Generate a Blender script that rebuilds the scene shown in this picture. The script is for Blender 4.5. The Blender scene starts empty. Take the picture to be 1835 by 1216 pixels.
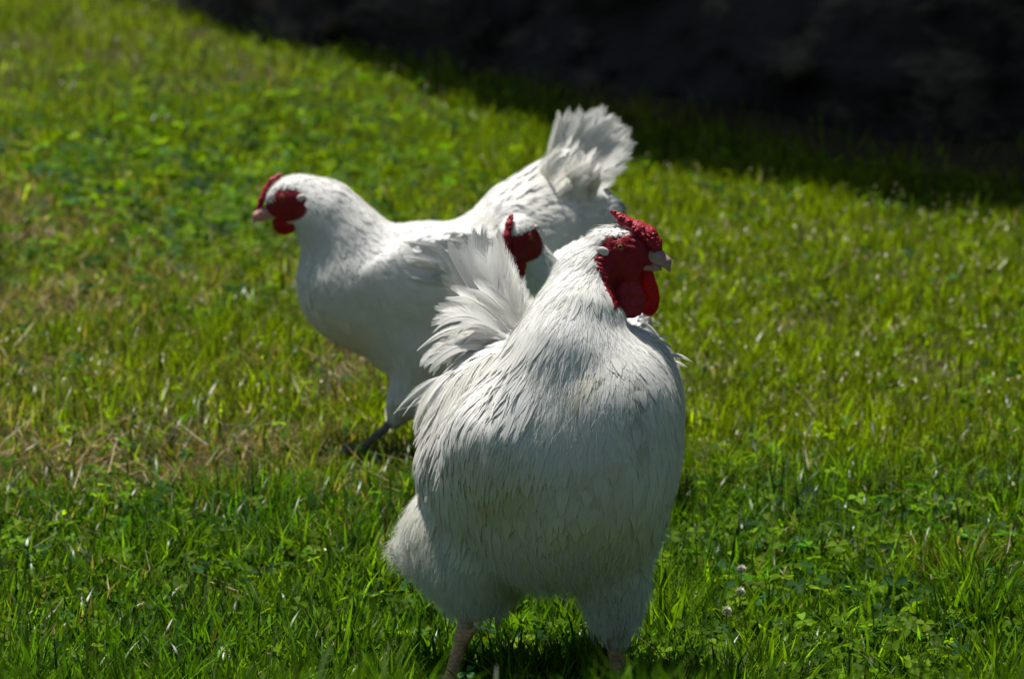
import bpy, math
import numpy as np
from mathutils import Vector

rng = np.random.default_rng(11)
SC = bpy.context.scene
COL = SC.collection
rad = math.radians

# ------------------------------------------------------------------ camera
CAM_H = 1.732
PITCH = 0.158
FPX = 10429.0                      # focal length in pixels of an 1835 px wide picture
cam_d = bpy.data.cameras.new('camera')
cam = bpy.data.objects.new('camera', cam_d)
COL.objects.link(cam)
cam.location = (0, 0, CAM_H)
cam.rotation_euler = (math.pi / 2 - PITCH, 0, 0)
cam_d.sensor_width = 36
cam_d.lens = 36 * FPX / 1835
cam_d.clip_start = 0.1
cam_d.clip_end = 2000
cam_d.dof.use_dof = True
cam_d.dof.focus_distance = 7.80
cam_d.dof.aperture_fstop = 9.5
SC.camera = cam

# ------------------------------------------------------------------ light
SUN_EL = 72.0
BANK_H = 8.4
SUN_AZ = np.array([-0.70, 0.714])
LEAN = (-1.09, -0.78); SUN_AZ = SUN_AZ / np.linalg.norm(SUN_AZ)
w = bpy.data.worlds.new('World'); SC.world = w; w.use_nodes = True
nt = w.node_tree
sky = nt.nodes.new('ShaderNodeTexSky'); sky.sky_type = 'NISHITA'; sky.sun_disc = False
sky.sun_elevation = rad(SUN_EL)
sky.sun_rotation = math.atan2(SUN_AZ[0], SUN_AZ[1])
nt.links.new(sky.outputs[0], nt.nodes['Background'].inputs[0])
nt.nodes['Background'].inputs[1].default_value = 0.05
sl = bpy.data.lights.new('sun', 'SUN'); sl.energy = 5.0; sl.angle = rad(0.5); sl.color = (1.0, 0.965, 0.90)
so = bpy.data.objects.new('sun', sl); COL.objects.link(so)
sdir = Vector((SUN_AZ[0] * math.cos(rad(SUN_EL)), SUN_AZ[1] * math.cos(rad(SUN_EL)), math.sin(rad(SUN_EL))))
so.rotation_euler = sdir.to_track_quat('Z', 'Y').to_euler()
so.location = (0, 10, 20)
SC.view_settings.view_transform = 'Standard'
SC.view_settings.look = 'None'
SC.view_settings.exposure = 0.55
SC.view_settings.gamma = 1
SC.cycles.max_bounces = 8
SC.cycles.diffuse_bounces = 4
SC.cycles.transmission_bounces = 6

# ------------------------------------------------------------------ helpers
def P(u, v, d):
    """world point that the photograph shows at (u, v), standing at distance d"""
    F = np.array([0, math.cos(PITCH), -math.sin(PITCH)]); U = np.array([0, math.sin(PITCH), math.cos(PITCH)])
    r = F * FPX + np.array([1.0, 0, 0]) * (u - 917.5) + U * (608 - v)
    return np.array([0, 0, CAM_H]) + r * (d / r[1])

def nrm(a):
    a = np.asarray(a, float)
    return a / np.maximum(np.linalg.norm(a, axis=-1, keepdims=True), 1e-9)

def vnoise(x, y, seed=0):
    xi = np.floor(x).astype(np.int64); yi = np.floor(y).astype(np.int64)
    fx = x - xi; fy = y - yi
    fx = fx * fx * (3 - 2 * fx); fy = fy * fy * (3 - 2 * fy)
    def h(a, b):
        n = (a * 374761393 + b * 668265263 + seed * 1442695041) & 0xffffffff
        n = ((n ^ (n >> 13)) * 1274126177) & 0xffffffff
        return ((n ^ (n >> 16)) & 0xffff) / 65535.0
    return (h(xi, yi) * (1 - fx) + h(xi + 1, yi) * fx) * (1 - fy) + (h(xi, yi + 1) * (1 - fx) + h(xi + 1, yi + 1) * fx) * fy

def fbm(x, y, seed=0, o=4):
    s = 0; a = 0.5; t = 0
    for i in range(o):
        s = s + a * vnoise(x * 2 ** i, y * 2 ** i, seed + i * 17); t += a; a *= 0.5
    return s / t

def sstep(a, b, x):
    t = np.clip((x - a) / (b - a), 0, 1)
    return t * t * (3 - 2 * t)

def mesh_np(name, V, faces, mats, parent=None, smooth=True, col=None, uv=None, mat_idx=None, normals=None):
    """faces: list of (k, n) int arrays (tris and quads)"""
    V = np.asarray(V, np.float32)
    if parent is not None:
        V = V - np.array(parent.location, np.float32)
    me = bpy.data.meshes.new(name)
    loops = np.concatenate([f.ravel() for f in faces]).astype(np.int32)
    tot = np.concatenate([np.full(len(f), f.shape[1], np.int32) for f in faces])
    st = np.concatenate([[0], np.cumsum(tot)[:-1]]).astype(np.int32)
    me.vertices.add(len(V)); me.vertices.foreach_set('co', V.ravel())
    me.loops.add(len(loops)); me.loops.foreach_set('vertex_index', loops)
    me.polygons.add(len(tot)); me.polygons.foreach_set('loop_start', st)
    try: me.polygons.foreach_set('loop_total', tot)
    except Exception: pass
    if smooth: me.polygons.foreach_set('use_smooth', np.ones(len(tot), bool))
    if mat_idx is not None: me.polygons.foreach_set('material_index', np.asarray(mat_idx, np.int32))
    me.update(calc_edges=True)
    if col is not None:
        a = me.attributes.new('tint', 'FLOAT_COLOR', 'POINT')
        c = np.ones((len(V), 4), np.float32); c[:, :3] = col
        a.data.foreach_set('color', c.ravel())
    if uv is not None:
        l = me.uv_layers.new(name='UVMap')
        l.data.foreach_set('uv', np.asarray(uv, np.float32)[loops].ravel())
    for m in (mats if isinstance(mats, (list, tuple)) else [mats]): me.materials.append(m)
    if normals is not None: me.normals_split_custom_set_from_vertices(nrm(normals).astype(np.float32))
    o = bpy.data.objects.new(name, me); COL.objects.link(o)
    if parent is not None: o.parent = parent
    return o

def tag(o, label=None, cat=None, group=None, kind=None):
    for k, x in (('label', label), ('category', cat), ('group', group), ('kind', kind)):
        if x: o[k] = x
    return o

def empty(name, loc):
    o = bpy.data.objects.new(name, None); COL.objects.link(o)
    o.location = [float(x) for x in loc]; o.empty_display_size = 0.1
    return o

# ------------------------------------------------------------------ materials
def new_mat(name):
    m = bpy.data.materials.new(name); m.use_nodes = True
    t = m.node_tree; t.nodes.clear()
    return m, t, t.nodes.new('ShaderNodeOutputMaterial')

def nd(t, typ, **kw):
    n = t.nodes.new(typ)
    for k, x in kw.items():
        if k in n.inputs: n.inputs[k].default_value = x
        else: setattr(n, k, x)
    return n

def leaf_mat(name, rough=0.35, spec=0.5, trans=0.42, tr_gain=(1.5, 1.45, 0.7)):
    m, t, out = new_mat(name)
    at = nd(t, 'ShaderNodeAttribute', attribute_name='tint')
    no = nd(t, 'ShaderNodeTexNoise', Scale=60.0, Detail=2.0)
    mx = nd(t, 'ShaderNodeMix', data_type='RGBA', blend_type='MULTIPLY'); mx.inputs[0].default_value = 0.5
    cr = nd(t, 'ShaderNodeMapRange'); cr.inputs[1].default_value = 0.3; cr.inputs[2].default_value = 0.7; cr.inputs[3].default_value = 0.6; cr.inputs[4].default_value = 1.4
    t.links.new(no.outputs[0], cr.inputs[0])
    t.links.new(at.outputs['Color'], mx.inputs[6]); t.links.new(cr.outputs[0], mx.inputs[7])
    p = nd(t, 'ShaderNodeBsdfPrincipled', Roughness=rough); p.inputs['Specular IOR Level'].default_value = spec
    t.links.new(mx.outputs[2], p.inputs['Base Color'])
    tr = nd(t, 'ShaderNodeBsdfTranslucent')
    g = nd(t, 'ShaderNodeMix', data_type='RGBA', blend_type='MULTIPLY'); g.inputs[0].default_value = 1
    g.inputs[7].default_value = (*tr_gain, 1)
    t.links.new(mx.outputs[2], g.inputs[6]); t.links.new(g.outputs[2], tr.inputs[0])
    ms = nd(t, 'ShaderNodeMixShader', Fac=trans)
    t.links.new(p.outputs[0], ms.inputs[1]); t.links.new(tr.outputs[0], ms.inputs[2])
    t.links.new(ms.outputs[0], out.inputs[0])
    return m

def plume_mat(name, col=(0.85, 0.845, 0.83), trans=0.30, stripes=0.0):
    m, t, out = new_mat(name)
    geo = nd(t, 'ShaderNodeNewGeometry')
    n1 = nd(t, 'ShaderNodeTexNoise', Scale=9.0, Detail=4.0)
    t.links.new(geo.outputs['Position'], n1.inputs['Vector'])
    r = nd(t, 'ShaderNodeValToRGB')
    r.color_ramp.elements[0].position = 0.30; r.color_ramp.elements[0].color = (col[0] * 0.96, col[1] * 0.945, col[2] * 0.90, 1)
    r.color_ramp.elements[1].position = 0.60; r.color_ramp.elements[1].color = (*col, 1)
    t.links.new(n1.outputs[0], r.inputs[0])
    at = nd(t, 'ShaderNodeAttribute', attribute_name='tint')
    mx = nd(t, 'ShaderNodeMix', data_type='RGBA', blend_type='MULTIPLY'); mx.inputs[0].default_value = 1
    t.links.new(r.outputs[0], mx.inputs[6]); t.links.new(at.outputs['Color'], mx.inputs[7])
    d = nd(t, 'ShaderNodeBsdfPrincipled', Roughness=0.62); d.inputs['Specular IOR Level'].default_value = 0.25
    d.inputs['Sheen Weight'].default_value = 0.15
    t.links.new(mx.outputs[2], d.inputs['Base Color'])
    if stripes:
        tc = nd(t, 'ShaderNodeUVMap'); wv = nd(t, 'ShaderNodeTexWave', Scale=stripes, Distortion=1.5); wv.bands_direction = 'Y'
        t.links.new(tc.outputs[0], wv.inputs[0])
        b = nd(t, 'ShaderNodeBump', Strength=0.4, Distance=0.001)
        t.links.new(wv.outputs[1], b.inputs['Height']); t.links.new(b.outputs[0], d.inputs['Normal'])
    tr = nd(t, 'ShaderNodeBsdfTranslucent'); t.links.new(mx.outputs[2], tr.inputs[0])
    ms = nd(t, 'ShaderNodeMixShader', Fac=trans)
    t.links.new(d.outputs[0], ms.inputs[1]); t.links.new(tr.outputs[0], ms.inputs[2])
    t.links.new(ms.outputs[0], out.inputs[0])
    return m

def skin_mat(name, c0, c1, rough=0.42, scale=260, bump=0.5, trans=0.0, attr=False, sss=0.0, tcol=None):
    m, t, out = new_mat(name)
    geo = nd(t, 'ShaderNodeNewGeometry')
    vo = nd(t, 'ShaderNodeTexVoronoi', Scale=float(scale)); t.links.new(geo.outputs['Position'], vo.inputs['Vector'])
    n1 = nd(t, 'ShaderNodeTexNoise', Scale=90.0, Detail=3.0); t.links.new(geo.outputs['Position'], n1.inputs['Vector'])
    r = nd(t, 'ShaderNodeValToRGB')
    r.color_ramp.elements[0].position = 0.3; r.color_ramp.elements[0].color = (*c0, 1)
    r.color_ramp.elements[1].position = 0.7; r.color_ramp.elements[1].color = (*c1, 1)
    t.links.new(n1.outputs[0], r.inputs[0])
    p = nd(t, 'ShaderNodeBsdfPrincipled', Roughness=rough)
    p.inputs['Subsurface Weight'].default_value = sss
    p.inputs['Subsurface Radius'].default_value = (0.006, 0.002, 0.001)
    p.inputs['Specular IOR Level'].default_value = 0.3
    p.inputs['Subsurface Scale'].default_value = 1.0
    src = r.outputs[0]
    if attr:
        at = nd(t, 'ShaderNodeAttribute', attribute_name='tint')
        src = at.outputs['Color']
    t.links.new(src, p.inputs['Base Color'])
    b = nd(t, 'ShaderNodeBump', Strength=bump, Distance=0.0015)
    t.links.new(vo.outputs['Distance'], b.inputs['Height']); t.links.new(b.outputs[0], p.inputs['Normal'])
    if trans:
        tr = nd(t, 'ShaderNodeBsdfTranslucent')
        if tcol: tr.inputs[0].default_value = (*tcol, 1)
        else: t.links.new(src, tr.inputs[0])
        ms = nd(t, 'ShaderNodeMixShader', Fac=trans)
        t.links.new(p.outputs[0], ms.inputs[1]); t.links.new(tr.outputs[0], ms.inputs[2])
        t.links.new(ms.outputs[0], out.inputs[0])
    else:
        t.links.new(p.outputs[0], out.inputs[0])
    return m

M_GRASS = leaf_mat('grass_blades', 0.45, 0.05, 0.50, (1.9, 1.95, 0.6))
M_WIDE = leaf_mat('wide_blades', 0.36, 0.32, 0.42, (1.8, 1.8, 0.4))
M_CLOVER = leaf_mat('clover_leaves', 0.5, 0.05, 0.50, (1.9, 1.9, 0.4))
M_STRAW = leaf_mat('dry_straw', 0.45, 0.4, 0.15, (1.1, 1.0, 0.8))
M_PLUME = plume_mat('white_plumage', trans=0.12)
M_DOWN, _t, _o = new_mat('white_down')
_d = nd(_t, 'ShaderNodeBsdfDiffuse'); _n = nd(_t, 'ShaderNodeTexNoise', Scale=12.0); _g = nd(_t, 'ShaderNodeNewGeometry'); _r = nd(_t, 'ShaderNodeValToRGB')
_t.links.new(_g.outputs['Position'], _n.inputs['Vector']); _t.links.new(_n.outputs[0], _r.inputs[0]); _t.links.new(_r.outputs[0], _d.inputs[0])
_r.color_ramp.elements[0].color = (.74, .73, .67, 1); _r.color_ramp.elements[1].color = (.84, .84, .80, 1)
_t.links.new(_d.outputs[0], _o.inputs[0])
M_QUILL = plume_mat('white_flight_feather', (0.86, 0.855, 0.84), 0.40)
M_BODY = skin_mat('down_and_skin', (.8, .8, .8), (.8, .8, .8), 0.6, 420, 0.35, attr=True)
M_COMB = skin_mat('red_comb', (0.26, 0.010, 0.022), (0.42, 0.025, 0.045), 0.46, 420, 0.5, 0.08)
M_WATTLE = skin_mat('red_wattle', (0.33, 0.008, 0.012), (0.45, 0.014, 0.02), 0.42, 300, 0.3, 0.38, tcol=(0.72, 0.015, 0.012))
M_LOBE = skin_mat('white_earlobe', (0.62, 0.55, 0.52), (0.75, 0.70, 0.68), 0.5, 500, 0.3)
M_BEAK = skin_mat('horn_beak', (0.30, 0.20, 0.19), (0.44, 0.33, 0.31), 0.32, 90, 0.05, 0.08)
M_BEAK_HEN = skin_mat('pink_beak', (0.50, 0.24, 0.21), (0.62, 0.36, 0.31), 0.35, 90, 0.05, 0.1)
M_LEG = skin_mat('scaly_leg', (0.42, 0.20, 0.15), (0.55, 0.32, 0.24), 0.45, 230, 0.8)
M_IRIS = skin_mat('amber_iris', (0.26, 0.11, 0.03), (0.36, 0.17, 0.05), 0.12, 900, 0.05)
M_PUPIL = skin_mat('black_pupil', (0.01, 0.01, 0.01), (0.015, 0.012, 0.012), 0.08, 900, 0.0)

# ------------------------------------------------------------------ implicit surfaces
class Ell:
    def __init__(s, c, r, axes=None, k=0.03):
        s.c = np.array(c, float); s.r = np.array(r, float); s.A = np.array(axes, float) if axes is not None else np.eye(3); s.k = k
    def d(s, X):
        q = (X - s.c.astype(X.dtype)) @ s.A.T.astype(X.dtype)
        k0 = np.linalg.norm(q / s.r, axis=-1); k1 = np.linalg.norm(q / (s.r * s.r), axis=-1)
        return k0 * (k0 - 1) / np.maximum(k1, 1e-6)
class Cone:
    def __init__(s, a, b, ra, rb, k=0.03, squash=None):
        s.a = np.array(a, float); s.b = np.array(b, float); s.ra = ra; s.rb = rb; s.k = k
    def d(s, X):
        ab = (s.b - s.a); L2 = ab @ ab
        t = np.clip(((X - s.a) @ ab) / L2, 0, 1)
        return np.linalg.norm(X - (s.a + t[..., None] * ab), axis=-1) - (s.ra + (s.rb - s.ra) * t)
def chain(pts, rs, k=0.02):
    return [Cone(pts[i], pts[i + 1], rs[i], rs[i + 1], k) for i in range(len(pts) - 1)]
def sdf(prims, X):
    D = prims[0].d(X)
    for p in prims[1:]:
        e = p.d(X); h = np.clip(0.5 + 0.5 * (D - e) / p.k, 0, 1)
        D = D * (1 - h) + e * h - p.k * h * (1 - h)
    return D
def grad(prims, X, e=0.002):
    g = np.stack([sdf(prims, X + np.eye(3)[i] * e) - sdf(prims, X - np.eye(3)[i] * e) for i in range(3)], -1)
    return nrm(g)
def bounds(prims, pad):
    lo = np.full(3, 1e9); hi = -lo
    for p in prims:
        if isinstance(p, Ell):
            R = np.max(p.r); lo = np.minimum(lo, p.c - R); hi = np.maximum(hi, p.c + R)
        else:
            for c, r in ((p.a, p.ra), (p.b, p.rb)): lo = np.minimum(lo, c - r); hi = np.maximum(hi, c + r)
    return lo - pad, hi + pad
def surface(prims, h, func=None, sub=None):
    """surface nets, then vertices pulled onto the surface"""
    lo, hi = bounds(prims, 3 * h)
    ax = [np.arange(lo[i], hi[i], h) for i in range(3)]
    D = np.empty([len(a) for a in ax], np.float32)
    for i, x in enumerate(ax[0]):
        Y, Z = np.meshgrid(ax[1], ax[2], indexing='ij')
        X = np.stack([np.full_like(Y, x), Y, Z], -1)
        D[i] = sdf(prims, X)
    S = D < 0
    c = S[:-1, :-1, :-1].astype(np.int8)
    tot = sum(S[a:S.shape[0] - 1 + a, b:S.shape[1] - 1 + b, e:S.shape[2] - 1 + e].astype(np.int8) for a in (0, 1) for b in (0, 1) for e in (0, 1))
    act = (tot > 0) & (tot < 8)
    idx = -np.ones(act.shape, np.int64); idx[act] = np.arange(act.sum())
    ijk = np.argwhere(act)
    V = np.array([ax[0][0], ax[1][0], ax[2][0]]) + (ijk + 0.5) * h
    F = []
    for axis in range(3):
        o = [k for k in range(3) if k != axis]
        sl0 = [slice(None)] * 3; sl1 = [slice(None)] * 3
        sl0[axis] = slice(0, -1); sl1[axis] = slice(1, None)
        A = S[tuple(sl0)]; B = S[tuple(sl1)]
        e = np.argwhere(A != B)
        e = e[(e[:, o[0]] > 0) & (e[:, o[1]] > 0) & (e[:, o[0]] < act.shape[o[0]]) & (e[:, o[1]] < act.shape[o[1]])]
        def at(da, db):
            q = e.copy(); q[:, o[0]] += da; q[:, o[1]] += db
            return idx[q[:, 0], q[:, 1], q[:, 2]]
        q = np.stack([at(-1, -1), at(0, -1), at(0, 0), at(-1, 0)], 1)
        flip = A[e[:, 0], e[:, 1], e[:, 2]]
        if axis == 1: flip = ~flip
        q[~flip] = q[~flip][:, ::-1]
        F.append(q)
    F = np.concatenate(F); F = F[(F >= 0).all(1)]
    # smooth a little, then project
    for it in range(3):
        n = grad(prims, V, h * 0.5)
        V = V - n * np.clip(sdf(prims, V), -h, h)[:, None]
        if it < 2:
            acc = np.zeros_like(V); cnt = np.zeros(len(V))
            for a, b in ((0, 1), (1, 2), (2, 3), (3, 0)):
                np.add.at(acc, F[:, a], V[F[:, b]]); np.add.at(cnt, F[:, a], 1)
                np.add.at(acc, F[:, b], V[F[:, a]]); np.add.at(cnt, F[:, b], 1)
            V = V * 0.4 + 0.6 * acc / np.maximum(cnt, 1)[:, None]
    return V, F

# ------------------------------------------------------------------ feathers
def feathers(name, prims, roots, flow, mat, parent, K=7, nseg=5, hug=0.85, droop=0.15, lift=0.006, tip=1.6, splay=0.25, seed=1, base_h=0.0012, twist=0.35, tone_v=.07, jit=.12, stain_and_bounce=None, nvar=.05, lwk=1.5, sn=.06):
    """roots: (N,3) on the skin.  flow(X) -> direction, length, width.  Each plume is K narrow locks of barbs side by side."""
    r = np.random.default_rng(seed)
    N = len(roots)
    D, L, W = flow(roots)
    L = L * r.uniform(0.75, 1.2, N); W = W * r.uniform(0.8, 1.2, N)
    n = grad(prims, roots)
    rj = r.normal(0, 1, (N, 3))
    D = nrm(nrm(D) + rj * jit)
    pts = [roots.copy() - n * 0.001]; ns = [n]
    pos = roots.copy()
    T = nrm(D - n * (D * n).sum(1, keepdims=True))
    seg = (L / nseg)[:, None]
    hl = r.uniform(0.5, 1.5, N)
    for i in range(nseg):
        t = (i + 1) / nseg
        d2, _, _ = flow(pos)
        dd = nrm(nrm(d2) + rj * jit)
        n = grad(prims, pos)
        Tt = nrm(dd - n * (dd * n).sum(1, keepdims=True))
        w = hug * (1 - 0.5 * t)
        T = nrm(T * (1 - w) + Tt * w + np.array([0, 0, -1.0]) * droop * t)
        pos = pos + T * seg
        s = sdf(prims, pos); n = grad(prims, pos)
        want = base_h + lift * t * hl
        dz = np.where(s < want, want - s, np.where(s > want + 0.003, (want + 0.003 - s) * hug * 0.6, 0))
        pos = pos + n * dz[:, None]
        pts.append(pos.copy()); ns.append(n)
    PT = np.stack(pts, 1); NS = np.stack(ns, 1)                        # N, nseg+1, 3
    TG = nrm(np.gradient(PT, axis=1))
    B = nrm(np.cross(TG, NS)); NN = nrm(np.cross(B, TG))
    tt = np.linspace(0, 1, nseg + 1)
    s = np.linspace(-1, 1, K)
    Vs = []; cols = []
    # arrays N, K, nseg+1
    endk = 1 - (0.30 * np.abs(s) ** tip)[None] * r.uniform(0.6, 1.5, (N, K)) - r.uniform(0, 0.14, (N, K))
    prof = np.clip(np.sin(np.pi * np.clip(tt * 0.80 + 0.16, 0, 1)) ** 0.6, 0.05, 1)
    sj = s[None] * (1 + 0) + r.normal(0, splay / K * 1.6, (N, K))
    # sample path at t*endk  (piecewise linear)
    tk = tt[None, None, :] * endk[:, :, None]
    x = tk * nseg; i0 = np.clip(np.floor(x).astype(int), 0, nseg - 1); fr = (x - i0)[..., None]
    ii = np.arange(N)[:, None, None]
    def samp(A): return A[ii, i0] * (1 - fr) + A[ii, i0 + 1] * fr
    C = samp(PT); BB = samp(B); NB = samp(NN); NG = samp(NS)
    half = (W / 2)[:, None, None] * 1.15 * prof[None, None, :]
    off = sj[:, :, None] * half * (1 + splay * tk)
    cup = -(sj[:, :, None] ** 2) * half * 0.15
    C = C + BB * off[..., None] + NB * (cup + (np.arange(K) % 2)[None, :, None] * 0.0003)[..., None]
    lw = (W / K)[:, None, None] * lwk * (1 - 0.93 * tt ** 2.4)[None, None, :] * np.ones((N, K, 1))
    tw = r.normal(0, twist, (N, K))[:, :, None] * tt
    side = BB * np.cos(tw)[..., None] + NB * np.sin(tw)[..., None]
    Lf = C - side * lw[..., None] * 0.6; Rt = C + side * lw[..., None] * 0.6
    NV = NG * .9 + NB * .1 + (side * 0)
    NV = np.repeat(NV[:, :, :, None, :], 2, 3) + np.stack([-side, side], 3) * sn + r.normal(0, nvar, (N, K, 1, 1, 3))
    V = np.stack([Lf, Rt], 3).reshape(-1, 3)                          # N*K*(nseg+1)*2
    nb = N * K; base = (np.arange(nb) * (nseg + 1) * 2)[:, None]
    q = np.concatenate([base + np.array([2 * i, 2 * i + 1, 2 * i + 3, 2 * i + 2])[None] for i in range(nseg)], 0)
    tone = np.repeat(r.uniform(1 - tone_v, 1.0, N), K * (nseg + 1) * 2)
    c = np.stack([tone, tone * 0.997, tone * 0.985], 1)
    if stain_and_bounce is not None: c = c * np.repeat(stain_and_bounce(roots), K * (nseg + 1) * 2, axis=0)
    return mesh_np(name, V, [q], mat, parent, col=c, normals=NV.reshape(-1, 3))

def fuzz(name, prims, roots, flow, mat, parent, length=.018, rise=.25, spread=.35, radius=.00022, seed=1, npt=4, hang=.15):
    r = np.random.default_rng(seed); N = len(roots)
    D, _, _ = flow(roots); n = grad(prims, roots)
    D = nrm(nrm(D) + r.normal(0, spread, (N, 3))); T = nrm(D - n * (D * n).sum(1, keepdims=True))
    L = (length * r.uniform(.5, 1.3, N))[:, None]
    P_ = []; tt = np.linspace(0, 1, npt)
    for t in tt:
        q = roots + n * (.0008 + L * rise * t) + T * L * t + np.array([0, 0, -1.0]) * hang * L * t * t
        P_.append(q)
    Q = np.stack(P_, 1).astype(np.float32) - np.array(parent.location, np.float32)
    cu = bpy.data.hair_curves.new(name); cu.add_curves([npt] * N)
    cu.attributes['position'].data.foreach_set('vector', Q.ravel())
    ra = cu.attributes.get('radius') or cu.attributes.new('radius', 'FLOAT', 'POINT')
    ra.data.foreach_set('value', np.tile((radius * (1 - .8 * tt)).astype(np.float32), N))
    cu.materials.append(mat)
    o = bpy.data.objects.new(name, cu); COL.objects.link(o); o.parent = parent
    return o

def quill(base, mid, tipp, width, up, seed=0, ang=38, nb=70, notch=0.25, curl=0.15, taper=0.5, round_tip=True):
    """one long feather: shaft and barbs.  returns V, quads"""
    r = np.random.default_rng(seed)
    base, mid, tipp = map(lambda a: np.asarray(a, float), (base, mid, tipp))
    def bz(t): t = t[:, None]; return base * (1 - t) ** 2 + 2 * mid * t * (1 - t) + tipp * t * t
    def bt(t): t = t[:, None]; return nrm(2 * (mid - base) * (1 - t) + 2 * (tipp - mid) * t)
    Vs = []; Fs = []; o = 0
    L = np.linalg.norm(mid - base) + np.linalg.norm(tipp - mid)
    up = nrm(up)
    for side in (-1, 1):
        t = np.linspace(0.10, 0.985, nb)
        C = bz(t); T = bt(t)
        B = nrm(np.cross(T, up)); N = nrm(np.cross(B, T))
        # width outline
        if round_tip: w = width / 2 * np.minimum(np.clip((t - 0.05) / 0.35, 0, 1) ** 0.6, 1) * np.sqrt(np.clip(1 - ((t - 0.55) / 0.47).clip(0, 1) ** 4.0, 0.03, 1))
        else: w = width / 2 * np.clip((t - 0.02) / 0.3, 0, 1) ** 0.5 * (1 - t ** 2.2 * (1 - taper * 0.2)).clip(0.06, 1)
        # clumps: groups of barbs share an angle so that the vane splits
        g = np.cumsum(r.random(nb) < 0.07)
        ga = r.normal(0, notch * 0.45, g.max() + 1)[g]; gl = r.uniform(1 - notch * 0.7, 1.05, g.max() + 1)[g]
        a = math.radians(ang) * (1 - 0.45 * t) + ga * 0.35 + r.normal(0, 0.02, nb)
        ln = w / np.sin(math.radians(ang)) * gl * (0.85 + 0.1 * r.random(nb))
        sp = L / nb * 0.95
        d = T * np.cos(a)[:, None] + side * B * np.sin(a)[:, None]
        p0 = C; p1 = C + d * (ln * 0.5)[:, None] - N * (curl * ln * 0.12)[:, None]
        d2 = nrm(d + T * 0.25)
        p2 = p1 + d2 * (ln * 0.5)[:, None] - N * (curl * ln * 0.4)[:, None]
        wid = T * (sp * 0.75)
        R0 = np.stack([p0 - wid, p0 + wid, p1 - wid, p1 + wid, p2 - wid * 0.35, p2 + wid * 0.1], 1)
        Vs.append(R0.reshape(-1, 3))
        b = (np.arange(nb) * 6)[:, None] + o
        Fs += [b + np.array([[0, 1, 3, 2]]), b + np.array([[2, 3, 5, 4]])]
        o += nb * 6
    # shaft
    t = np.linspace(0, 0.98, 14); C = bz(t); T = bt(t); B = nrm(np.cross(T, up)); N = nrm(np.cross(B, T))
    rr = (0.0016 * (1 - 0.85 * t))[:, None]
    ring = np.stack([C + B * rr, C + N * rr * 1.3, C - B * rr, C - N * rr], 1)
    Vs.append(ring.reshape(-1, 3))
    for i in range(13):
        for j in range(4):
            a = o + i * 4 + j; b2 = o + i * 4 + (j + 1) % 4
            Fs.append(np.array([[a, b2, b2 + 4, a + 4]]))
    return np.concatenate(Vs), np.concatenate(Fs)

def quills(name, specs, mat, parent):
    Vs = []; Fs = []; o = 0; tn = []
    for i, s in enumerate(specs):
        V, F = quill(*s[:5], seed=i * 7 + len(specs), **(s[5] if len(s) > 5 else {}))
        Vs.append(V); Fs.append(F + o); o += len(V)
        tn.append(np.full(len(V), rng.uniform(0.93, 1.0)))
    tn = np.concatenate(tn)
    return mesh_np(name, np.concatenate(Vs), [np.concatenate(Fs)], mat, parent, col=np.stack([tn, tn, tn * 0.985], 1))

def idw(ctrl):
    """ctrl: list of (point, dir, length, width) -> flow function"""
    Pc = np.array([c[0] for c in ctrl]); Dc = nrm(np.array([c[1] for c in ctrl], float)); Lc = np.array([c[2] for c in ctrl]); Wc = np.array([c[3] for c in ctrl])
    def f(X):
        d2 = ((X[:, None, :] - Pc[None]) ** 2).sum(-1) + 2e-4
        w = 1 / d2 ** 2; w /= w.sum(1, keepdims=True)
        return nrm(w @ Dc), w @ Lc, w @ Wc
    return f

def pick(V, n, mask, seed):
    r = np.random.default_rng(seed)
    i = np.flatnonzero(mask)
    if len(i) == 0: return V[:0]
    i = r.choice(i, min(n, len(i)), replace=False)
    return V[i] + r.normal(0, 0.001, (len(i), 3))

# ------------------------------------------------------------------ heads
class Frame:
    def __init__(s, o, f, up=(0, 0, 1), px=1080.0):
        s.o = np.array(o, float); s.f = nrm(np.array(f, float)); u = np.array(up, float)
        s.u = nrm(u - s.f * (u @ s.f)); s.s = np.cross(s.f, s.u); s.px = px
    def __call__(s, a, b, c=0.0):
        return s.o + (s.f * a + s.u * b + s.s * c) / s.px
    @property
    def axes(s): return np.array([s.f, s.s, s.u])

def head_prims(fr, rooster):
    m = 1 / fr.px
    if rooster:
        return [Ell(fr(3, 0), np.array([47, 34, 40]) * m, fr.axes, 0.02),
                Cone(fr(20, -10), fr(52, -14), 26 * m, 13 * m, 0.012),
                Cone(fr(-8, -26), fr(10, -44), 31 * m, 24 * m, 0.012),
                Cone(fr(6, -40), fr(16, -82), 20 * m, 15 * m, 0.012)]
    return [Ell(fr(3, 3), np.array([40, 30, 36]) * m, fr.axes, 0.02),
            Cone(fr(14, -6), fr(42, -20), 24 * m, 9 * m, 0.010),
            Cone(fr(-4, -14), fr(6, -26), 24 * m, 18 * m, 0.010)]

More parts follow.
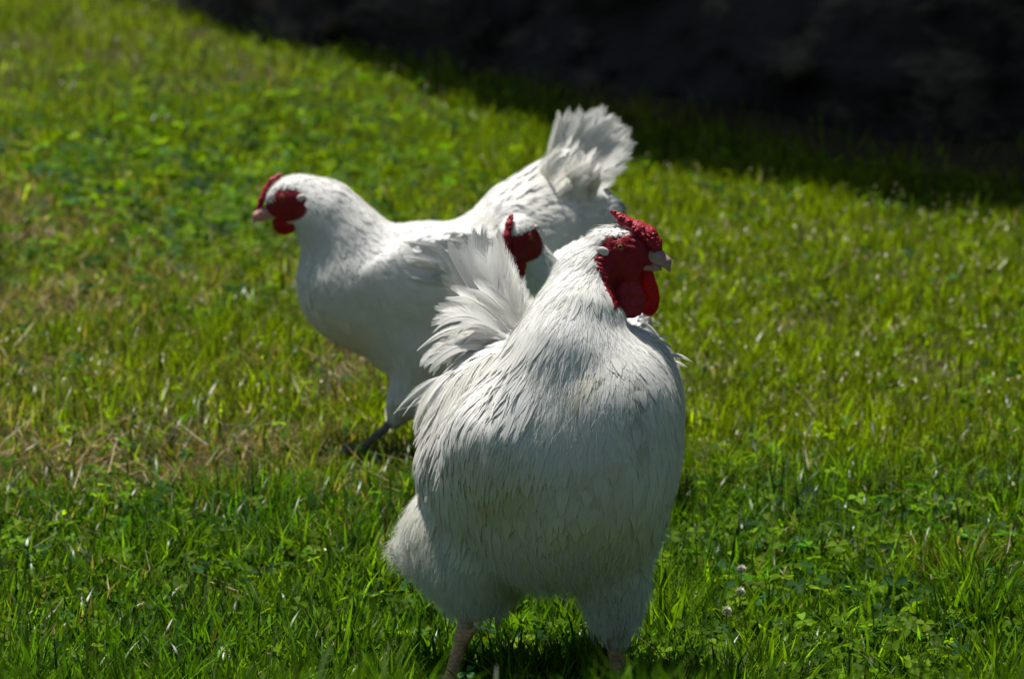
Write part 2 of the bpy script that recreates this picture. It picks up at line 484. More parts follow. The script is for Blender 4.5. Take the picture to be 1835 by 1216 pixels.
def head_parts(fr, root, rooster, seed, prims):
    m = 1 / fr.px
    r = np.random.default_rng(seed)
    # comb
    if rooster:
        cp = [(-20, 69), (-6, 60), (8, 48), (28, 38), (46, 28), (58, 14), (62, 2)]
        cr = [3.5, 7, 12, 16, 17, 14, 8]
    else:
        cp = [(57, -14), (51, 2), (42, 20), (31, 36), (17, 46)]
        cr = [4, 5.5, 6, 5.5, 3.5]
    pr = chain([fr(*p) for p in cp], [x * m for x in cr], 0.004)
    for i in range(240 if rooster else 90):                     # pebbled surface of a rose comb
        k = r.integers(0, len(cp) - 1); t = r.random()
        a = cp[k][0] * (1 - t) + cp[k + 1][0] * t; b = cp[k][1] * (1 - t) + cp[k + 1][1] * t; R = cr[k] * (1 - t) + cr[k + 1] * t
        th = r.uniform(0, 2 * math.pi)
        side = r.normal(0, 1, 3); side /= np.linalg.norm(side)
        c = fr(a, b) + (fr.f * side[0] + fr.u * side[2] + fr.s * side[1] * (1.35 if rooster else 1.0)) * R * 0.97 * m
        q = r.uniform(1.8, 3.4) * m * (1.0 if rooster else 0.8)
        pr.append(Ell(c, np.array([q, q, q]), None, 0.0008))
    V, F = surface(pr, 0.0011 if rooster else 0.0012)
    mesh_np('comb', V, [F], M_COMB, root)
    # wattles
    spec = [(50, -80, -12, 19, 44), (18, -84, 16, 28, 40)] if rooster else [(12, -41, -9, 20, 22), (17, -38, 10, 17, 19)]
    for (a, b, c, hw, hh) in spec:
        tl = nrm(fr.s + fr.f * (0.25 if c > 0 else -0.15))
        f2 = nrm(fr.f - tl * (fr.f @ tl)); u2 = np.cross(tl, f2)
        pr = [Ell(fr(a, b - hh * 0.20, c), np.array([hw * 1.04, 4.2 if rooster else 4, hh * 0.76]) * m, [f2, tl, fr.u], 0.006),
              Ell(fr(a - 7, b + hh * 0.5, c * 0.8), np.array([hw * .80, 6, hh * 0.75]) * m, [f2, tl, fr.u], 0.010)]
        V, F = surface(pr, 0.0015)
        q = (V - fr.o)
        V = V + tl[None] * (np.sin(V[:, 2:3] * 420) * 0.0007 + np.sin(V[:, 0:1] * 300) * 0.0006)
        mesh_np('wattle', V, [F], M_WATTLE if (not rooster) or c < 0 else M_COMB, root)  # rooster's near wattle: shade put into its colour, darker and less translucent
    if rooster:                                                 # beaded edge of the bare face behind the ear
        pr = []
        for i in range(46):
            b_ = -8 - 62 * r.random(); a_ = -45 - .307 * b_ + r.normal(3, 3.5)
            q = fr(a_, b_) + fr.s * 60 * m
            for _ in range(40): q = q - fr.s * max(float(sdf(prims, q[None])[0]), 0) * .8
            pr.append(Ell(q, np.array([1, .7, 1]) * r.uniform(2.5, 4.5) * m, None, .0006))
        V, F = surface(pr, .0012)
        mesh_np('caruncles', V, [F], M_COMB, root)
    # earlobes, eyes
    for sd in (-1, 1):
        if rooster: lc, lr, ec, er = fr(-34, 1, sd * 29), (13.5, 4, 10), fr(-1, 11, sd * 31.5), 7.4
        else: lc, lr, ec, er = fr(-21, 8, sd * 25), (9, 3.5, 7), fr(13, 8, sd * 27), 5.6
        def onskin(c, sink):
            q = c + fr.s * sd * 30 * m
            for _ in range(40): q = q - fr.s * sd * max(float(sdf(prims, q[None])[0]), 0) * .8
            return q - fr.s * sd * sink * m
        a_ = (lc - fr.o) @ fr.s; lc = onskin(lc, 1.5); ec = onskin(ec, er * .45)
        V, F = surface([Ell(lc, np.array(lr) * m, fr.axes, 0.003)], 0.0012)
        mesh_np('earlobe', V, [F], M_LOBE, root)
        V, F = surface([Ell(ec, np.array([er] * 3) * m, None, 0.003)], 0.0007)
        e = mesh_np('eye', V, [F], M_IRIS, root)
        pc = ec + fr.s * sd * er * 0.62 * m
        V, F = surface([Ell(pc, np.array([er * .5, er * .46, er * .5]) * m, fr.axes, 0.003)], 0.0005)
        p = mesh_np('pupil', V, [F], M_PUPIL, None)
        p.parent = e
        me = p.data; co = np.empty(len(me.vertices) * 3, np.float32); me.vertices.foreach_get('co', co)
        me.vertices.foreach_set('co', (co.reshape(-1, 3) - np.array(root.location, np.float32)).ravel()); me.update()
        # lid ring
        ring = []
        for i in range(14):
            a0 = 2 * math.pi * i / 14; a1 = 2 * math.pi * (i + 1) / 14
            R = er * 1.15 * m; cc = ec + fr.s * sd * er * 0.35 * m
            ring.append(Cone(cc + (fr.f * math.cos(a0) + fr.u * math.sin(a0) * .8) * R, cc + (fr.f * math.cos(a1) + fr.u * math.sin(a1) * .8) * R, 2.0 * m, 2.0 * m, 0.0005))
        V, F = surface(ring, 0.0007)
        mesh_np('eyelid', V, [F], M_COMB, root)
    # beak
    if rooster:
        up_ = chain([fr(45, -8), fr(65, -11), fr(79, -19), fr(86, -34)], [15 * m, 14 * m, 10 * m, 3 * m], 0.004)
        lo_ = chain([fr(38, -26), fr(58, -28), fr(69, -31)], [10 * m, 8 * m, 4 * m], 0.004)
    else:
        up_ = chain([fr(32, -18), fr(50, -22), fr(60, -27), fr(67, -37)], [11 * m, 10.5 * m, 8.5 * m, 3 * m], 0.003)
        lo_ = chain([fr(26, -27), fr(46, -31), fr(58, -36)], [7 * m, 5 * m, 2.5 * m], 0.003)
    V, F = surface(up_, 0.0012); bk = mesh_np('beak', V, [F], M_BEAK if rooster else M_BEAK_HEN, root)
    V, F = surface(lo_, 0.0012); lb = mesh_np('lower_beak', V, [F], M_BEAK if rooster else M_BEAK_HEN, None)
    lb.parent = bk
    me = lb.data; co = np.empty(len(me.vertices) * 3, np.float32); me.vertices.foreach_get('co', co)
    me.vertices.foreach_set('co', (co.reshape(-1, 3) - np.array(root.location, np.float32)).ravel()); me.update()

def face_mask(fr, V, rooster):
    """1 on the bare red face"""
    q = (V - fr.o) * fr.px
    a = q @ fr.f; b = q @ fr.u
    if rooster:
        e = ((a - 13) / 61) ** 2 + ((b + 45) / 98) ** 2
        m = sstep(1.12, 0.92, e) * sstep(34, 28, b - 0.10 * a)
        m = m * sstep(-3, 3, a + 45 + 0.307 * b) * sstep(-101, -93, b)
    else:
        e = ((a - 11) / 41) ** 2 + ((b + 5) / 33) ** 2
        m = sstep(1.10, 0.94, e) * sstep(27, 22, b)
        if not getattr(fr, 'front', False): m = m * sstep(48, 41, a + b)
        else: m = np.maximum(m, sstep(1.1, .9, ((a - 22) / 35) ** 2 + ((b + 8) / 33) ** 2)) * sstep(22, 17, b)
    return m

def foot(c, f, s, side, r0=0.0075, L=0.055):
    """toes of one foot: three forward, one back"""
    z = np.array([0, 0, 1.0]); o = []
    for ang, l in ((-28, .85), (0, 1.0), (28, .85), (178, .45)):
        d = f * math.cos(rad(ang)) + s * math.sin(rad(ang))
        k = c + d * L * l * 0.55 + z * 0.006; e = c + d * L * l - z * 0.004
        o += chain([c + z * 0.004, k, e, e + d * 0.012 - z * 0.004], [r0, r0 * .8, r0 * .6, r0 * .25], 0.004)
    return o

def chicken(root, fr, rooster, prims, legs, ctrl, groups, seed, vox=0.003):
    hp = head_prims(fr, rooster)
    allp = prims + hp + legs
    V, F = surface(allp, vox)
    red = face_mask(fr, V, rooster)
    bodyd = sdf(prims + hp, V)
    leg = sstep(0.000, 0.004, bodyd)
    white = np.array([0.80, 0.79, 0.765]); redc = np.array([0.235, 0.007, 0.017]); legc = np.array([0.52, 0.30, 0.17]) if rooster else np.array([0.15, 0.14, 0.14])
    n = vnoise(V[:, 0] * 220, V[:, 2] * 220 + V[:, 1] * 130, 3)[:, None]
    c = white * (1 - red[:, None]) + redc * (0.8 + 0.4 * n) * red[:, None]
    c = c * (1 - leg[:, None]) + legc * (0.55 + 0.5 * n + .45 * (np.sin(V[:, 2:3] * 1100 + n * 3) > 0)) * leg[:, None]
    if rooster:
        nn = vnoise(V[:, 0] * 160, V[:, 2] * 160 + V[:, 1] * 160, 9)
        n3 = vnoise(V[:, 0] * 420 + V[:, 1] * 200, V[:, 2] * 300, 19)
        V = V + grad(allp, V) * (red * ((nn - .5) * 0.0036 + (n3 - .5) * .0016))[:, None]
    mesh_np('body', V, [F], M_BODY, root, col=c)
    flow = idw(ctrl)
    ok = (red < 0.35) & (leg < 0.5) & (V[:, 2] > (.074 if rooster else .03))
    for g in groups:
        rt = pick(V, g['n'], ok & g['where'](V), seed + g['n'])
        feathers(g['name'], prims + hp, rt, g.get('flow', flow), M_PLUME, root, seed=seed + g['n'] % 97, **g.get('kw', {}))
    sil = pick(V, 60000, ok & (V[:, 2] > .08), seed + 3)
    fuzz('down', prims + hp, sil, flow, M_DOWN, root, .015 if rooster else .012, .16, .25, .00020, seed, 4, .05)
    if rooster:
        lo_ = pick(V, 26000, ok & (V[:, 2] > .115) & (V[:, 2] + rng.uniform(-.05, .05, len(V)) < .22), seed + 4)
        fuzz('fluff', prims + hp, lo_, flow, M_DOWN, root, .026, .30, .45, .00022, seed + 1, 5, .25)
    head_parts(fr, root, rooster, seed, prims + hp)
    return V, F

# ================================================================== ROOSTER
RPX = 1340.0
def R(u, v, d): return P(u, v, d)
def build_rooster():
    fwd = np.array([0.64, -0.77, 0]); fwd = fwd / np.linalg.norm(fwd); lat = np.array([0.77, 0.64, 0]); up = np.array([0, 0, 1.0])
    pitch = rad(-12)
    bf = fwd * math.cos(pitch) + up * math.sin(pitch); bu = np.cross(lat, bf); bu = bu if bu[2] > 0 else -bu
    ax = [bf, lat, bu]; ax0 = [fwd, lat, up]
    root = empty('rooster', (R(985, 1240, 7.80)[0], 7.80, 0.0))
    tag(root, 'big white rooster with pebbled red comb and long wattles, nearest of the three birds', 'rooster')
    fr = Frame(R(1115, 448, 7.785), (1, -0.10, -0.02), px=RPX)
    prims = [Ell(R(985, 822, 7.80), (.165, .114, .112), ax, 0.05),
             Ell(R(1085, 765, 7.725), (.098, .102, .124), ax0, 0.06),
             Ell(R(1136, 700, 7.785), (.056, .058, .084), ax0, 0.05),
             Ell(R(990, 920, 7.785), (.108, .104, .098), ax0, 0.06),
             Ell(R(1062, 865, 7.735), (.092, .088, .105), ax0, 0.06),
             Ell(R(890, 760, 7.89), (.100, .084, .096), ax, 0.05),
             Ell(R(836, 962, 7.865), (.078, .078, .086), ax0, 0.05),
             Cone(R(790, 960, 7.90), R(735, 982, 7.93), .045, .018, 0.05),
             Ell(R(850, 848, 7.775), (.110, .042, .072), [nrm(bf + up * 0.25), lat, nrm(bu - bf * 0.25)], 0.03),
             Ell(R(1120, 800, 7.86), (.10, .028, .06), ax, 0.03),
             Cone(R(900, 680, 7.93), R(912, 590, 7.98), .056, .028, 0.03)]
    prims += chain([R(932, 785, 7.728), R(1014, 625, 7.735), R(1036, 560, 7.752), R(1044, 502, 7.775), R(1083, 449, 7.785)], [.090, .060, .050, .034, .028], 0.022)
    prims[-4].k = .05; prims[-3].k = .04
    pass
    thighs = chain([R(880, 950, 7.84), R(858, 1025, 7.83), R(850, 1062, 7.825)], [.072, .052, .026], 0.03)
    thighs += chain([R(1100, 940, 7.745), R(1098, 1045, 7.755), R(1100, 1105, 7.757), R(1106, 1150, 7.757)], [.058, .038, .021, .011], 0.03)
    prims += thighs
    fR = R(803, 1228, 7.80); fL = R(1112, 1252, 7.757)
    fR[2] = 0.010; fL[2] = 0.010
    legs = chain([R(846, 1075, 7.825), R(828, 1140, 7.815), fR], [.013, .0095, .0085], 0.008)
    legs += chain([R(1103, 1150, 7.757), R(1108, 1200, 7.757), fL], [.013, .010, .009], 0.008)
    legs += [Cone(R(828, 1150, 7.815), R(850, 1128, 7.80), .007, .004, 0.006)]
    legs += foot(fR, fwd, lat, 0) + foot(fL, fwd, lat, 0)
    def dv(a, b, c=0): return np.array([a, c, -b])      # picture right, down, away
    C = [(R(1090, 410, 7.75), dv(-1, .45), .010, .008), (R(1125, 412, 7.75), dv(-1, .2), .007, .007),
         (R(1050, 440, 7.75), dv(-.6, 1), .030, .007),
         (R(1040, 520, 7.67), dv(-.30, 1), .060, .014),
         (R(990, 600, 7.69), dv(-.42, 1), .075, .016),
         (R(1085, 560, 7.70), dv(-.12, 1), .050, .015),
         (R(920, 740, 7.61), dv(-.35, 1), .085, .017),
         (R(1060, 670, 7.62), dv(-.15, 1), .045, .014),
         (R(900, 650, 7.90), dv(-.9, .40), .080, .012),
         (R(850, 690, 7.88), dv(-.75, .8), .085, .012),
         (R(800, 760, 7.85), dv(-.40, 1), .080, .011),
         (R(860, 800, 7.75), dv(-.45, .9), .060, .016),
         (R(800, 880, 7.80), dv(-.35, 1), .050, .014),
         (R(910, 600, 7.95), dv(-.5, -.7), .060, .016),
         (R(1140, 640, 7.66), dv(.10, 1), .032, .016),
         (R(1200, 700, 7.70), dv(.10, 1), .030, .016),
         (R(1090, 780, 7.58), dv(0, 1), .030, .018),
         (R(1000, 880, 7.66), dv(-.1, 1), .032, .018),
         (R(1180, 880, 7.70), dv(-.1, 1), .032, .018),
         (R(1050, 990, 7.70), dv(0, 1), .034, .014),
         (R(850, 980, 7.80), dv(-.2, 1), .038, .012),
         (R(730, 980, 7.93), dv(-1, .1), .045, .012),
         (R(850, 1070, 7.80), dv(0, 1), .026, .010),
         (R(1105, 1080, 7.70), dv(0, 1), .026, .010),
         (R(1160, 1040, 7.75), dv(0.1, 1), .030, .010)]
    def pxy(V):
        F = np.array([0, math.cos(PITCH), -math.sin(PITCH)]); U = np.array([0, math.sin(PITCH), math.cos(PITCH)])
        q = V - np.array([0, 0, CAM_H]); z = q @ F
        return 917.5 + FPX * q[:, 0] / z, 608 - FPX * (q @ U) / z
    def stain_and_bounce(V):
        u, v = pxy(V); c = np.ones((len(V), 3))
        n = vnoise(u * .09, v * .05, 4)
        def spot(u0, v0, ru, rv, col, k):
            m = (k * np.clip(1.3 - ((u - u0) / ru) ** 2 - ((v - v0) / rv) ** 2, 0, 1) * np.clip(n * 2.2 - .3, 0, 1))[:, None]
            return c * (1 - m) + c * np.array(col) * m
        c = spot(1137, 700, 11, 50, (.40, .36, .3), .75); c = spot(1150, 780, 16, 40, (.5, .45, .35), .6)
        c = spot(1075, 850, 60, 40, (.75, .68, .5), .6); c = spot(1045, 675, 40, 24, (.98, .92, .78), .9)
        c = spot(1108, 1075, 22, 60, (.45, .45, .48), .8); c = spot(830, 905, 60, 14, (.80, .62, .42), .9)
        c = c * (1 - sstep(800, 950, v)[:, None] * np.array([.05, .05, .20]))  # grass bounce light painted as a yellow tint on the lower feathers
        return c
    def hackle(V):
        u, v = pxy(V); return (v < 600 + (1112 - u) * 0.80) & (v > 395) & (u > 860) & (u < 1118)
    def saddle(V):
        u, v = pxy(V); return (u < 960) & (v > 560) & (v < 800)
    def rest(V):
        u, v = pxy(V); return ~hackle(V)
    def low(V):
        u, v = pxy(V); return v + rng.uniform(-90, 90, len(V)) > 1000
    groups = [dict(name='breast_feathers', n=6500, where=rest, kw=dict(K=3, lift=0.0010, hug=0.99, droop=0.01, splay=0.05, twist=.0, base_h=.0006, tone_v=.012, jit=.04, nvar=.015, sn=.0, lwk=2.0)),
              dict(name='fluff_feathers', n=1800, where=low, kw=dict(K=4, lift=0.005, hug=0.92, droop=0.05, base_h=.0008, splay=0.3, twist=.03, jit=.08, tone_v=.012, nvar=.02, sn=0, lwk=2.0)),
              dict(name='hackle_feathers', n=4200, where=hackle, kw=dict(K=6, nseg=7, lift=0.0012, hug=0.97, droop=0.06, splay=0.1, tip=1.2, twist=.0, jit=.03, tone_v=.02, base_h=.0007, nvar=.03, sn=.03, lwk=1.8)),
              dict(name='saddle_feathers', n=1300, where=saddle, kw=dict(K=7, nseg=8, lift=0.005, hug=0.88, droop=0.18, splay=0.15, tip=1.2, twist=.1, jit=.08))]
    for g_ in groups: g_['kw']['stain_and_bounce'] = stain_and_bounce
    chicken(root, fr, True, prims, legs, C, groups, 5, 0.003)
    # tail
    b0 = R(920, 610, 7.97)
    T = []
    upn = np.array([-0.3, -0.75, 0.55])
    def q(b, mpt, t, wd, n=upn, **k): T.append((R(*b), R(*mpt), R(*t), wd * (1.6 if 'round_tip' not in k else 1.4), n, k))
    q((925, 600, 8.00), (905, 500, 8.05), (893, 412, 8.08), .030, ang=28, notch=.30, round_tip=False)
    q((922, 605, 8.00), (885, 520, 8.04), (860, 425, 8.06), .034, notch=.18)
    q((930, 605, 8.02), (915, 500, 8.06), (885, 448, 8.10), .040, notch=.2)
    q((915, 605, 7.98), (870, 530, 8.00), (838, 440, 8.03), .036, notch=.2)
    q((935, 600, 8.03), (918, 530, 8.08), (903, 492, 8.12), .042, notch=.2)
    q((940, 600, 8.03), (938, 560, 8.08), (928, 530, 8.12), .038, notch=.2)
    q((910, 610, 7.97), (860, 550, 7.98), (832, 475, 8.00), .036, notch=.18)
    q((920, 610, 7.96), (895, 540, 7.97), (880, 470, 8.00), .042, notch=.22)
    q((935, 610, 7.98), (925, 550, 7.99), (900, 510, 8.02), .040, notch=.25)
    q((945, 605, 8.00), (955, 560, 8.02), (945, 552, 8.05), .032, notch=.18)
    for sp in list(T):
        for _ in range(2):
            j = rng.normal(0, .007, 3); j[0] = -abs(j[0]) - .002; T.append((sp[0], sp[1] + j, sp[2] + j * 1.5 - np.array([0, 0, abs(rng.normal(0, .012))]), sp[3] * .9, sp[4], sp[5]))
    # coverts and side sickles, arching to the left
    q((925, 620, 7.94), (860, 555, 7.92), (800, 560, 7.93), .030, np.array([0, -.7, .7]), notch=.14)
    q((920, 620, 7.93), (850, 540, 7.91), (788, 580, 7.92), .028, np.array([0, -.7, .7]), notch=.14)
    q((915, 625, 7.92), (830, 548, 7.90), (748, 628, 7.90), .020, np.array([0, -.7, .7]), notch=.18, round_tip=False)
    q((925, 620, 7.92), (870, 570, 7.90), (800, 620, 7.90), .028, np.array([0, -.7, .7]), notch=.14)
    q((930, 615, 7.93), (880, 545, 7.93), (825, 530, 7.95), .032, np.array([0, -.7, .7]), notch=.18)
    q((935, 612, 7.94), (910, 550, 7.93), (860, 520, 7.95), .034, np.array([0, -.7, .7]), notch=.18)
    q((940, 615, 7.94), (930, 570, 7.93), (905, 530, 7.94), .034, np.array([0, -.8, .5]), notch=.18)
    q((945, 620, 7.94), (940, 580, 7.93), (930, 545, 7.94), .030, np.array([0, -.8, .5]), notch=.18)
    q((900, 640, 7.92), (840, 590, 7.88), (775, 650, 7.88), .026, np.array([0, -.7, .7]), notch=.14)
    for k in range(14):
        a = k / 13.0
        u0 = 925 - 40 * a + rng.uniform(-12, 12)
        q((u0, 630, 7.93), (u0 - 60 - 25 * a, 560 + 30 * a, 7.90), (u0 - 95 - 35 * a, 600 + 60 * a + rng.uniform(-15, 15), 7.89), .017,
          np.array([0, -.7, .7]), notch=.15, nb=50)
    quills('tail_feathers', T, M_QUILL, root)
    # long saddle hackles that hang free over the flank
    T2 = []
    def s(b, mpt, t, wd, **k): T2.append((R(*b), R(*mpt), R(*t), wd, np.array([-.3, -.9, .3]), dict(notch=.18, round_tip=False, ang=18, nb=60, **k)))
    s((800, 670, 7.90), (750, 690, 7.90), (705, 742, 7.91), .017)
    s((805, 680, 7.90), (760, 690, 7.90), (722, 745, 7.90), .012)
    s((795, 690, 7.89), (765, 720, 7.89), (712, 735, 7.91), .010)
    for i in range(150):
        a = rng.random(); b = rng.random()
        u0 = 815 + 105 * a + rng.uniform(-12, 12); v0 = 665 - 45 * a + 90 * b * (1 - .3 * a)
        u1 = 742 + 85 * a + rng.uniform(-6, 10); v1 = 760 + 95 * b + 35 * a + rng.uniform(-20, 20)
        d0 = 7.88 - .05 * b - .03 * a; d1 = 7.86 - .05 * b - .05 * a
        T2.append((R(u0, v0, d0 - .01), R(u0 - 45 + 5 * a, v0 + 18, d0 - .045), R(u1, v1, d1 - .045), rng.uniform(.016, .024), np.array([-.45, -.6, .65]), dict(notch=.12, round_tip=False, ang=16, nb=46)))
    quills('saddle_hackles', T2, M_QUILL, root)
    # wing tip plumes at the lower edge and the small tufts standing off the far shoulder
    T3 = []
    for i in range(9):
        u0 = 850 - 9 * i; 
        T3.append((R(u0 + 45, 800, 7.79), R(u0 + 10, 850, 7.775), R(u0 - 15 + rng.uniform(-6, 6), 900 + 2 * i * (i < 5) - rng.uniform(0, 14), 7.79), .024, np.array([-.5, -.85, .1]), dict(notch=.2, ang=24, nb=60)))
    quills('wing_feathers', T3, M_QUILL, root)
    T4 = []
    for (b, mm, t, wd) in (((1190, 640, 7.74), (1215, 630, 7.76), (1240, 648, 7.77), .018), ((1185, 650, 7.75), (1215, 645, 7.76), (1232, 658, 7.77), .014),
                           ((1165, 600, 7.74), (1190, 606, 7.75), (1215, 598, 7.76), .005), ((1150, 575, 7.72), (1168, 585, 7.72), (1185, 610, 7.72), .010),
                           ((1170, 610, 7.74), (1190, 608, 7.75), (1205, 625, 7.75), .012), ((740, 960, 7.95), (720, 975, 7.96), (702, 978, 7.97), .02),
                           ((760, 900, 7.90), (745, 905, 7.90), (738, 900, 7.91), .012)):
        T4.append((R(*b), R(*mm), R(*t), wd, np.array([0, -.6, .8]), dict(notch=.18, round_tip=False, nb=30)))
    for i_, sp in enumerate(T4): quills('stray_feather', [sp], M_QUILL, root)
    return root

# ================================================================== HENS
def hen_geom(D):
    """profile hen walking to the left of the picture, standing at distance D; pixel outline of the photographed one"""
    def H(u, v, c=0.0): return P(u, v, D + c)
    px = FPX / D
    m = 1 / px
    X = [[-1, 0, 0], [0, 1, 0], [0, 0, 1]]
    def E(u, v, a, b, c=.8, y=0.0, rot=0.0, k=.04):
        co, si = math.cos(rad(rot)), math.sin(rad(rot))
        return Ell(H(u, v, y), np.array([a, (a + b) / 2 * c, b]) * m, [[co, 0, si], [0, 1, 0], [-si, 0, co]], k)
    body = [E(760, 525, 190, 128, .68, rot=4), E(628, 505, 96, 100, .95), E(900, 490, 120, 108, .85, rot=20),
            E(790, 610, 120, 88, .95), E(930, 590, 105, 100, .85), E(975, 425, 95, 76, 1.15, rot=20),
            E(1035, 430, 62, 75, .8), E(1075, 385, 36, 26, .8, rot=25)]
    for y in (-.085, .085): body.append(E(800, 490, 135, 70, .24, y, rot=8, k=.025))
    body += [Cone(H(950, 398), H(1028, 298), 80 * m, 38 * m, .07)]
    return H, px, m, body

def hen_ctrl(H):
    def dv(a, b, c=0): return np.array([a, c, -b])
    C = [(H(560, 330), dv(1, .3), .018, .009), (H(620, 380, -.05), dv(.8, .8), .032, .010), (H(590, 450, -.06), dv(.4, 1), .032, .012),
         (H(700, 400), dv(1, .15), .040, .018), (H(760, 460, -.1), dv(1, .35), .042, .020), (H(850, 400), dv(1, -.1), .045, .018),
         (H(930, 350), dv(.8, -.7), .050, .018), (H(990, 300), dv(.55, -1), .050, .018), (H(950, 400, -.07), dv(1, .1), .050, .016),
         (H(545, 520), dv(.2, 1), .030, .018), (H(640, 600, -.07), dv(.5, 1), .032, .020), (H(760, 650, -.08), dv(.6, .9), .034, .018),
         (H(900, 600, -.08), dv(.8, .6), .036, .016), (H(1060, 450, -.03), dv(1, .2), .036, .014), (H(1060, 380, -.03), dv(1, -.3), .036, .014),
         (H(740, 700), dv(.1, 1), .025, .012), (H(1030, 620), dv(.8, .4), .03, .014)]
    for c in list(C):
        if c[0][1] < H(0, 0)[1] - .02:
            p = c[0].copy(); p[1] = 2 * H(0, 0)[1] - p[1]; C.append((p, c[1], c[2], c[3]))
    return C

def hen(name, D, rotz, place, neck, headf, head_at, neck_r, label, legs_px, seed, sc=1.0, tail_drop=0):
    H, px, m, body = hen_geom(D)
    pivot = np.array([H(780, 600)[0], D, 0.0])
    ca, sa = math.cos(rotz), math.sin(rotz)
    RM = np.array([[ca, -sa, 0], [sa, ca, 0], [0, 0, 1]])
    place = np.array(place, float)
    tp0 = H(975, 400)
    def tailrot(p):
        p = np.asarray(p, float); q = p - tp0; a = rad(tail_drop)
        return tp0 + np.array([q[0] * math.cos(a) + q[2] * math.sin(a), q[1], -q[0] * math.sin(a) + q[2] * math.cos(a)])
    def tf(p): return ((np.asarray(p) - pivot) * sc) @ RM.T + place
    def tp(pr):
        for p in pr:
            if isinstance(p, Ell): p.r = p.r * sc
            else: p.ra *= sc; p.rb *= sc
            if isinstance(p, Ell): p.c = tf(p.c); p.A = p.A @ RM.T
            else: p.a = tf(p.a); p.b = tf(p.b)
        return pr
    if tail_drop:
        body[-1].a = tailrot(body[-1].a); body[-1].b = tailrot(body[-1].b); body[5].c = tailrot(body[5].c); body[6].c = tailrot(body[6].c); body[7].c = tailrot(body[7].c)
    prims = body
    th = []; lg = []
    fwd = np.array([-1.0, 0, 0]); lat = np.array([0, -1.0, 0])
    for (k0, k1, k2, ft, y) in legs_px:
        th += chain([H(*k0, y), H(*k1, y), H(*k2, y)], [54 * m, 26 * m, 10 * m], 0.03)
        f = H(*ft, y); f[2] = 0.008
        mid = H(*k2, y) * .5 + f * .5
        lg += chain([H(*k2, y), mid, f], [.0080, .0062, .0058], .006) + foot(f, fwd, lat, 0, .006, .045)
    prims = tp(prims + th); lg = tp(lg)
    prims += chain(neck, neck_r, 0.03)
    root = empty(name, place); tag(root, label, 'hen')
    fr = Frame(head_at, headf, px=1080.0); fr.front = sc < 1
    C = [(tf(c[0]), RM @ nrm(c[1]), c[2], c[3]) for c in hen_ctrl(H)]
    # neck feathers run from the head down the neck
    C = [c for c in C if np.min([np.linalg.norm(c[0] - n) for n in neck[1:]]) > 0.07]
    for i in range(1, len(neck)):
        dd = nrm(neck[i - 1] - neck[i]) + np.array([0, 0, -.4])
        for q in ((0, -1, 0), (1, 0, 0), (-1, 0, 0), (0, 1, 0)):
            C.append((neck[i] + np.array(q) * neck_r[i], dd, .026, .009))
    for q in (-1, 0, 1): C.append((fr(0, 32 - 8 * abs(q), 20 * q), -fr.f + np.array([0, 0, -.2]), .009, .007))
    allw = lambda V: np.ones(len(V), bool)
    zt = tf(H(900, 430))[2]
    tailp = tf(H(1000, 380))
    def rump(V): return (np.linalg.norm(V - tailp, axis=1) < .13)
    groups = [dict(name='body_feathers', n=5200, where=allw, kw=dict(K=4, lift=0.0009, hug=.99, droop=.01, splay=.05, twist=.0, jit=.035, base_h=.0007, tone_v=.015, nvar=.02, sn=.02, lwk=1.8)),
              dict(name='rump_feathers', n=900, where=rump, kw=dict(K=7, lift=0.006, hug=.8, droop=.02, splay=.2, twist=.04, sn=.02, lwk=1.8))]
    chicken(root, fr, False, prims, lg, C, groups, seed, .0034)
    # tail fan, coverts, wings
    T = []; tr_ = tailrot
    def q(b, mm, t, wd, nn, **k): T.append((tf(tr_(H(*b))), tf(tr_(H(*mm))), tf(tr_(H(*t))), wd, RM @ nrm(np.array(nn, float)), k))
    fan = [((975, 350), (1000, 285), (1016, 206)), ((985, 345), (1010, 275), (1035, 208)), ((1000, 345), (1020, 255), (1058, 202)),
           ((1010, 345), (1040, 260), (1082, 200)), ((1018, 345), (1055, 270), (1100, 222)), ((1022, 350), (1062, 285), (1114, 240)),
           ((1025, 355), (1065, 300), (1108, 262)), ((1025, 360), (1062, 318), (1092, 292)), ((960, 370), (965, 315), (1000, 262)), ((1025, 370), (1060, 335), (1078, 320))]
    for y in (-.018, .018):
        A_ = np.array(fan, float)
        for i in np.linspace(0, 9, 20):
            lo_i = min(int(i), 8); f_ = i - lo_i; bmt = A_[lo_i] * (1 - f_) + A_[lo_i + 1] * f_
            b, mm, t = [tuple(z_) for z_ in bmt]; t = (t[0] + rng.uniform(-7, 3), t[1] + 20 + rng.uniform(-4, 9))
            q((*b, y * .5), (*mm, y * (.6 + i * .25)), (*t, y * (.3 + i * .5)), .074, (-.3, -.8 if y < 0 else .8, .5), notch=.10, curl=.12, ang=44)
    for i in range(60):
        a = rng.random(); y = rng.choice([-1, 1]) * rng.uniform(.012, .065)
        u0 = 930 + 80 * a; v0 = 345 - 45 * a + abs(y) * 1300 + rng.uniform(-12, 12)
        q((u0, v0, y), (u0 + 28, v0 - 48, y * 1.15), (u0 + 50 + 25 * rng.random(), v0 - 70 - 25 * rng.random(), y * 1.05), .038, (-.3, -.8 if y < 0 else .8, .6), notch=.12, curl=.2, nb=40)
    quills('tail_feathers', T, M_QUILL, root)
    T.clear(); tr_ = lambda p: p
